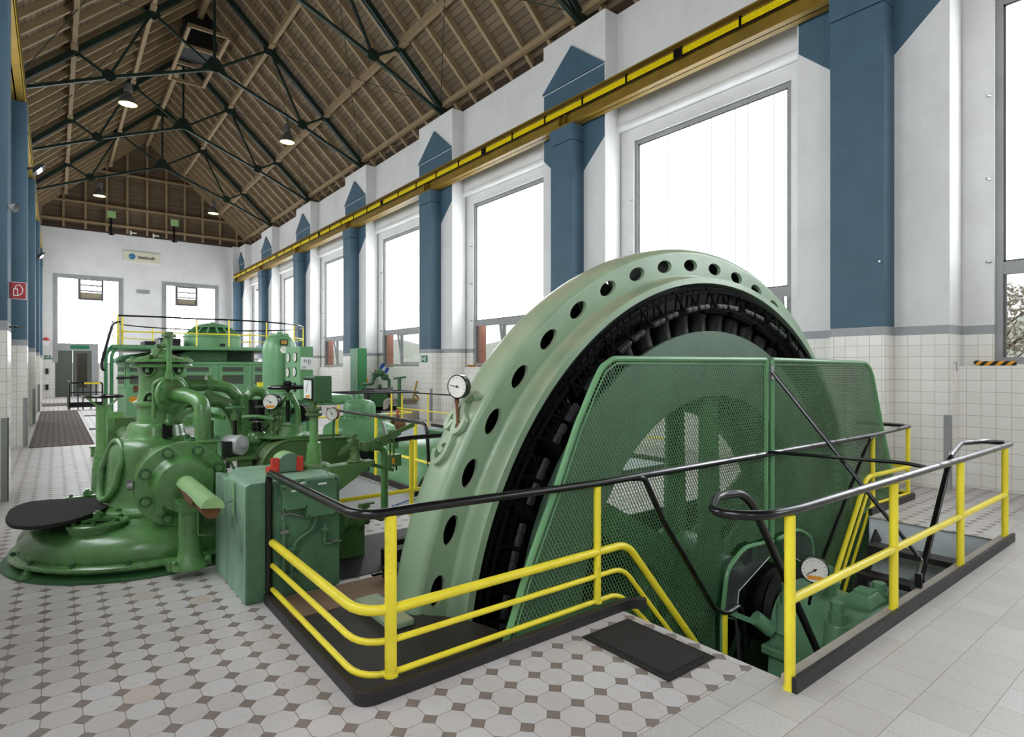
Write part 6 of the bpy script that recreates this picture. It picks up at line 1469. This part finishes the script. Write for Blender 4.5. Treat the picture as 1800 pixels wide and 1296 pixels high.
# hanging high-bay lamps
def bay_lamp(u, v, Y, lab):
    c = at(u, v, Y=Y); t = thing('hanging_lamp', lab, 'lamp', tuple(c), 'hanging high-bay lamps'); R = .26
    m = MB().use('frame_dark'); m.lathe(c+V((0,0,-.05)), Zv, [(R,0),(R*.97,.05),(R*.8,.16),(R*.5,.28),(R*.38,.32),(R*.36,.40),(R*.45,.42),(R*.45,.62),(R*.3,.66)], 32, cap=False); m.build('lamp_shade', parent=t)
    m = MB().use('lamp_glow'); m.cyl(c+V((0,0,-.04)), c+V((0,0,-.02)), R*.94, n=32); m.build('lens', parent=t)
    m = MB().use('truss_green'); zt2 = 11.72-.36*abs(c.x-RX) ; m.cyl(c+V((0,0,.58)), (c.x, c.y, max(c.z+.7, zt2)), .015, n=6); m.build('pendant', parent=t)
bay_lamp(225, 181, 21.82, 'hanging bell lamp at upper left, nearest on the left side')
bay_lamp(505, 248, 21.82, 'hanging bell lamp in the middle of the right roof slope')
bay_lamp(175, 343, 34.02, 'far hanging bell lamp on the left in front of the timber gable')
bay_lamp(375, 374, 34.02, 'far hanging bell lamp on the right in front of the timber gable')
# spotlights on the left columns
def flood(u, v, Y, sz, lab, n_=(.75,.0,-.65)):
    c = at(u, v, Y=Y); t = thing('floodlight', lab, 'lamp', tuple(c), 'floodlights on the left columns'); d = V(n_).normalized(); s = V((0,1,0)); up = d.cross(s)
    m = MB().use('dull_black'); m.rings([[c+d*k+s*a*w_+up*b*h_ for a,b in ((-1,-1),(1,-1),(1,1),(-1,1))] for k, w_, h_ in ((-.25*sz,.3*sz,.25*sz),(0,.5*sz,.5*sz))]); m.bar(c-d*.2*sz, V((-.46, c.y, c.z)), .05*sz,.15*sz); m.build('housing', parent=t, smooth=0)
    m = MB().use('strip_glow'); m.cbox(c+d*.01, (.8*sz,.35*sz,.02), (s,up,d)); m.build('lens', parent=t, smooth=0)
flood(69, 300, 15.4, .30, 'black floodlight on the second blue column of the left wall')
flood(73, 451, 27.5, .36, 'small black floodlight farther along the left columns')
c = at(26, 366, Y=9.3); t = thing('bell_horn', 'small grey bell-shaped horn on the nearest left column', 'horn', tuple(c)); m = MB().use('frame_grey'); m.lathe(c+V((-.06,0,.03)), (1,-.5,-.5), [(.02,0),(.025,.02),(.05,.07),(.055,.09)], 20, cap=False); m.cyl(c+V((-.16,0,.05)), c+V((-.05,0,.03)), .02, n=8); m.build('bell', parent=t)
m = MB().use('black'); c = at(36,580,Y=9.9); m.cyl((-.44,9.3,c.z),(-.36,9.3,c.z+.02),.012,n=8); m.cyl((-.38,9.25,c.z),(-.31,9.35,c.z),.012,n=8); tag(m.build('column_tap'), 'small black valve handle on the nearest left column', 'valve')
# green hoists on the gable
for u, v in ((196,377),(307,392)):
    c = at(u, v, Y=GY-.6); t = thing('pulley_bracket', '%s pale green square plate on a black bracket under the gable' % ('left' if u < 250 else 'right'), 'bracket', tuple(c), 'bracket plates under the gable')
    m = MB().use('light_green'); m.cbox(c, (.40,.1,.36)); m.build('plate', parent=t, smooth=0)
    m = MB().use('black'); m.bar(c+V((-.02,.1,-.15)), c+V((-.02,.1,-1.15)), .1,.1); m.bar(c+V((-.14,.1,-1.1)), c+V((.14,.1,-1.1)), .12,.06); m.bar(c+V((-.02,.1,-.6)), (c.x-.02, GY-.26, c.z-.5), .06,.06); m.build('arm', parent=t, smooth=0)
for u, v in ((230,409),(270,414)):
    c = at(u, v, Y=Y1-.3); m = MB().use('white_metal'); m.cyl(c+V((0,.3,0)), c, .03, n=8); m.cyl(c+V((0,0,-.12)), c+V((0,0,.1)), .05, n=8); m.cyl(c, c+V((.28,0,0)), .04, n=8); tag(m.build('spotlight'), '%s small white spotlight on the end wall above the company sign' % ('left' if u < 250 else 'right'), 'lamp')
# hazard tape wedges on the right window sills
for x, y, lab in ((9.66, 2.28, 'black and yellow wedge at the corner of the foreground window sill'), (9.66, 14.45, 'black and yellow wedge on the window sill above the dial thermometer')):
    m = MB().use('hazard'); m.cyl((x,y+.05,1.66),(x,y-.35,1.66),.03,n=8); m.cyl((x,y+.06,1.67),(x+.1,y+.06,1.67),.03,n=8); tag(m.build('edge_protector'), lab, 'edge protector')
m = MB().use('steel'); c = at(1678,645,X=9.4); m.tube([(9.4,2.515,c.z+.06),(9.4,2.49,c.z+.05),(9.42,2.49,c.z-.06)], .006, 6); m.cyl((9.36,2.49,c.z+.06),(9.43,2.49,c.z+.06),.006,n=6); tag(m.build('wall_hook'), 'small metal hook on the tiled pilaster beside the foreground window', 'hook')
m = MB().use('steel'); m.cyl((9.3,3.15,3.4) if 0 else (8.89,3.2,3.05),(8.83,3.2,3.05),.012,n=8); tag(m.build('column_peg'), 'tiny white peg on the edge of the foreground blue column', 'peg')
# outside: tree behind the foreground window, hedge line, lawn
rnd = random.Random(3)
def tree(x, y, h, r, lab, n, mat='foliage'):
    t = thing('tree', lab, 'tree', (x, y, -1.5)); m = MB().use('bark'); m.cyl((x,y,-1.5),(x,y,h*.55),.16,.08,8)
    for k in range(14):
        a = rnd.uniform(0,2*PI); z0_ = h*rnd.uniform(.25,.6); e_ = rnd.uniform(.5,.95)*r; m.cyl((x,y,z0_),(x+math.cos(a)*e_, y+math.sin(a)*e_, z0_+e_*.8),.045,.012,5)
    m.build('trunk', parent=t)
    m = MB().use(mat)
    for k in range(n):
        a, b = rnd.uniform(0,2*PI), math.acos(rnd.uniform(-1,1)); rr = r*rnd.uniform(.3,1)**.6
        c = V((x+math.cos(a)*math.sin(b)*rr, y+math.sin(a)*math.sin(b)*rr, h*.62+math.cos(b)*rr*.8)); s = rnd.uniform(.06,.13)*r/1.8
        d1 = V((rnd.uniform(-1,1),rnd.uniform(-1,1),rnd.uniform(-1,1))).normalized(); d2 = d1.orthogonal().normalized()
        m.quad(c-d1*s, c-d2*s*.5, c+d1*s, c+d2*s*.5)
    m.build('foliage', parent=t, smooth=0)
tc = at(1762, 595, X=30)
tree(tc.x, tc.y, 5.6, 1.9, 'autumn-brown tree seen through the foreground window', 1700)
m = MB().use('bush')
for k in range(60):
    y = -10+k*3.4+rnd.uniform(-1,1); x = 46+rnd.uniform(-3,6); s = rnd.uniform(4.2,6.6); m.sphere((x,y,-1.0),s,10,6,(1.2,1.2,rnd.uniform(.8,1.2)))
tag(m.build('hedge', smooth=60), 'pale hazy row of bushes outside beyond the right-hand windows', 'hedge', kind='stuff')
m = MB().use('bush'); m.quad((10.2,-40,-1.5),(140,-40,-1.5),(140,200,-1.5),(10.2,200,-1.5)); o = tag(m.build('lawn', smooth=0), 'grey green lawn outside the right-hand windows', 'lawn', kind='stuff')
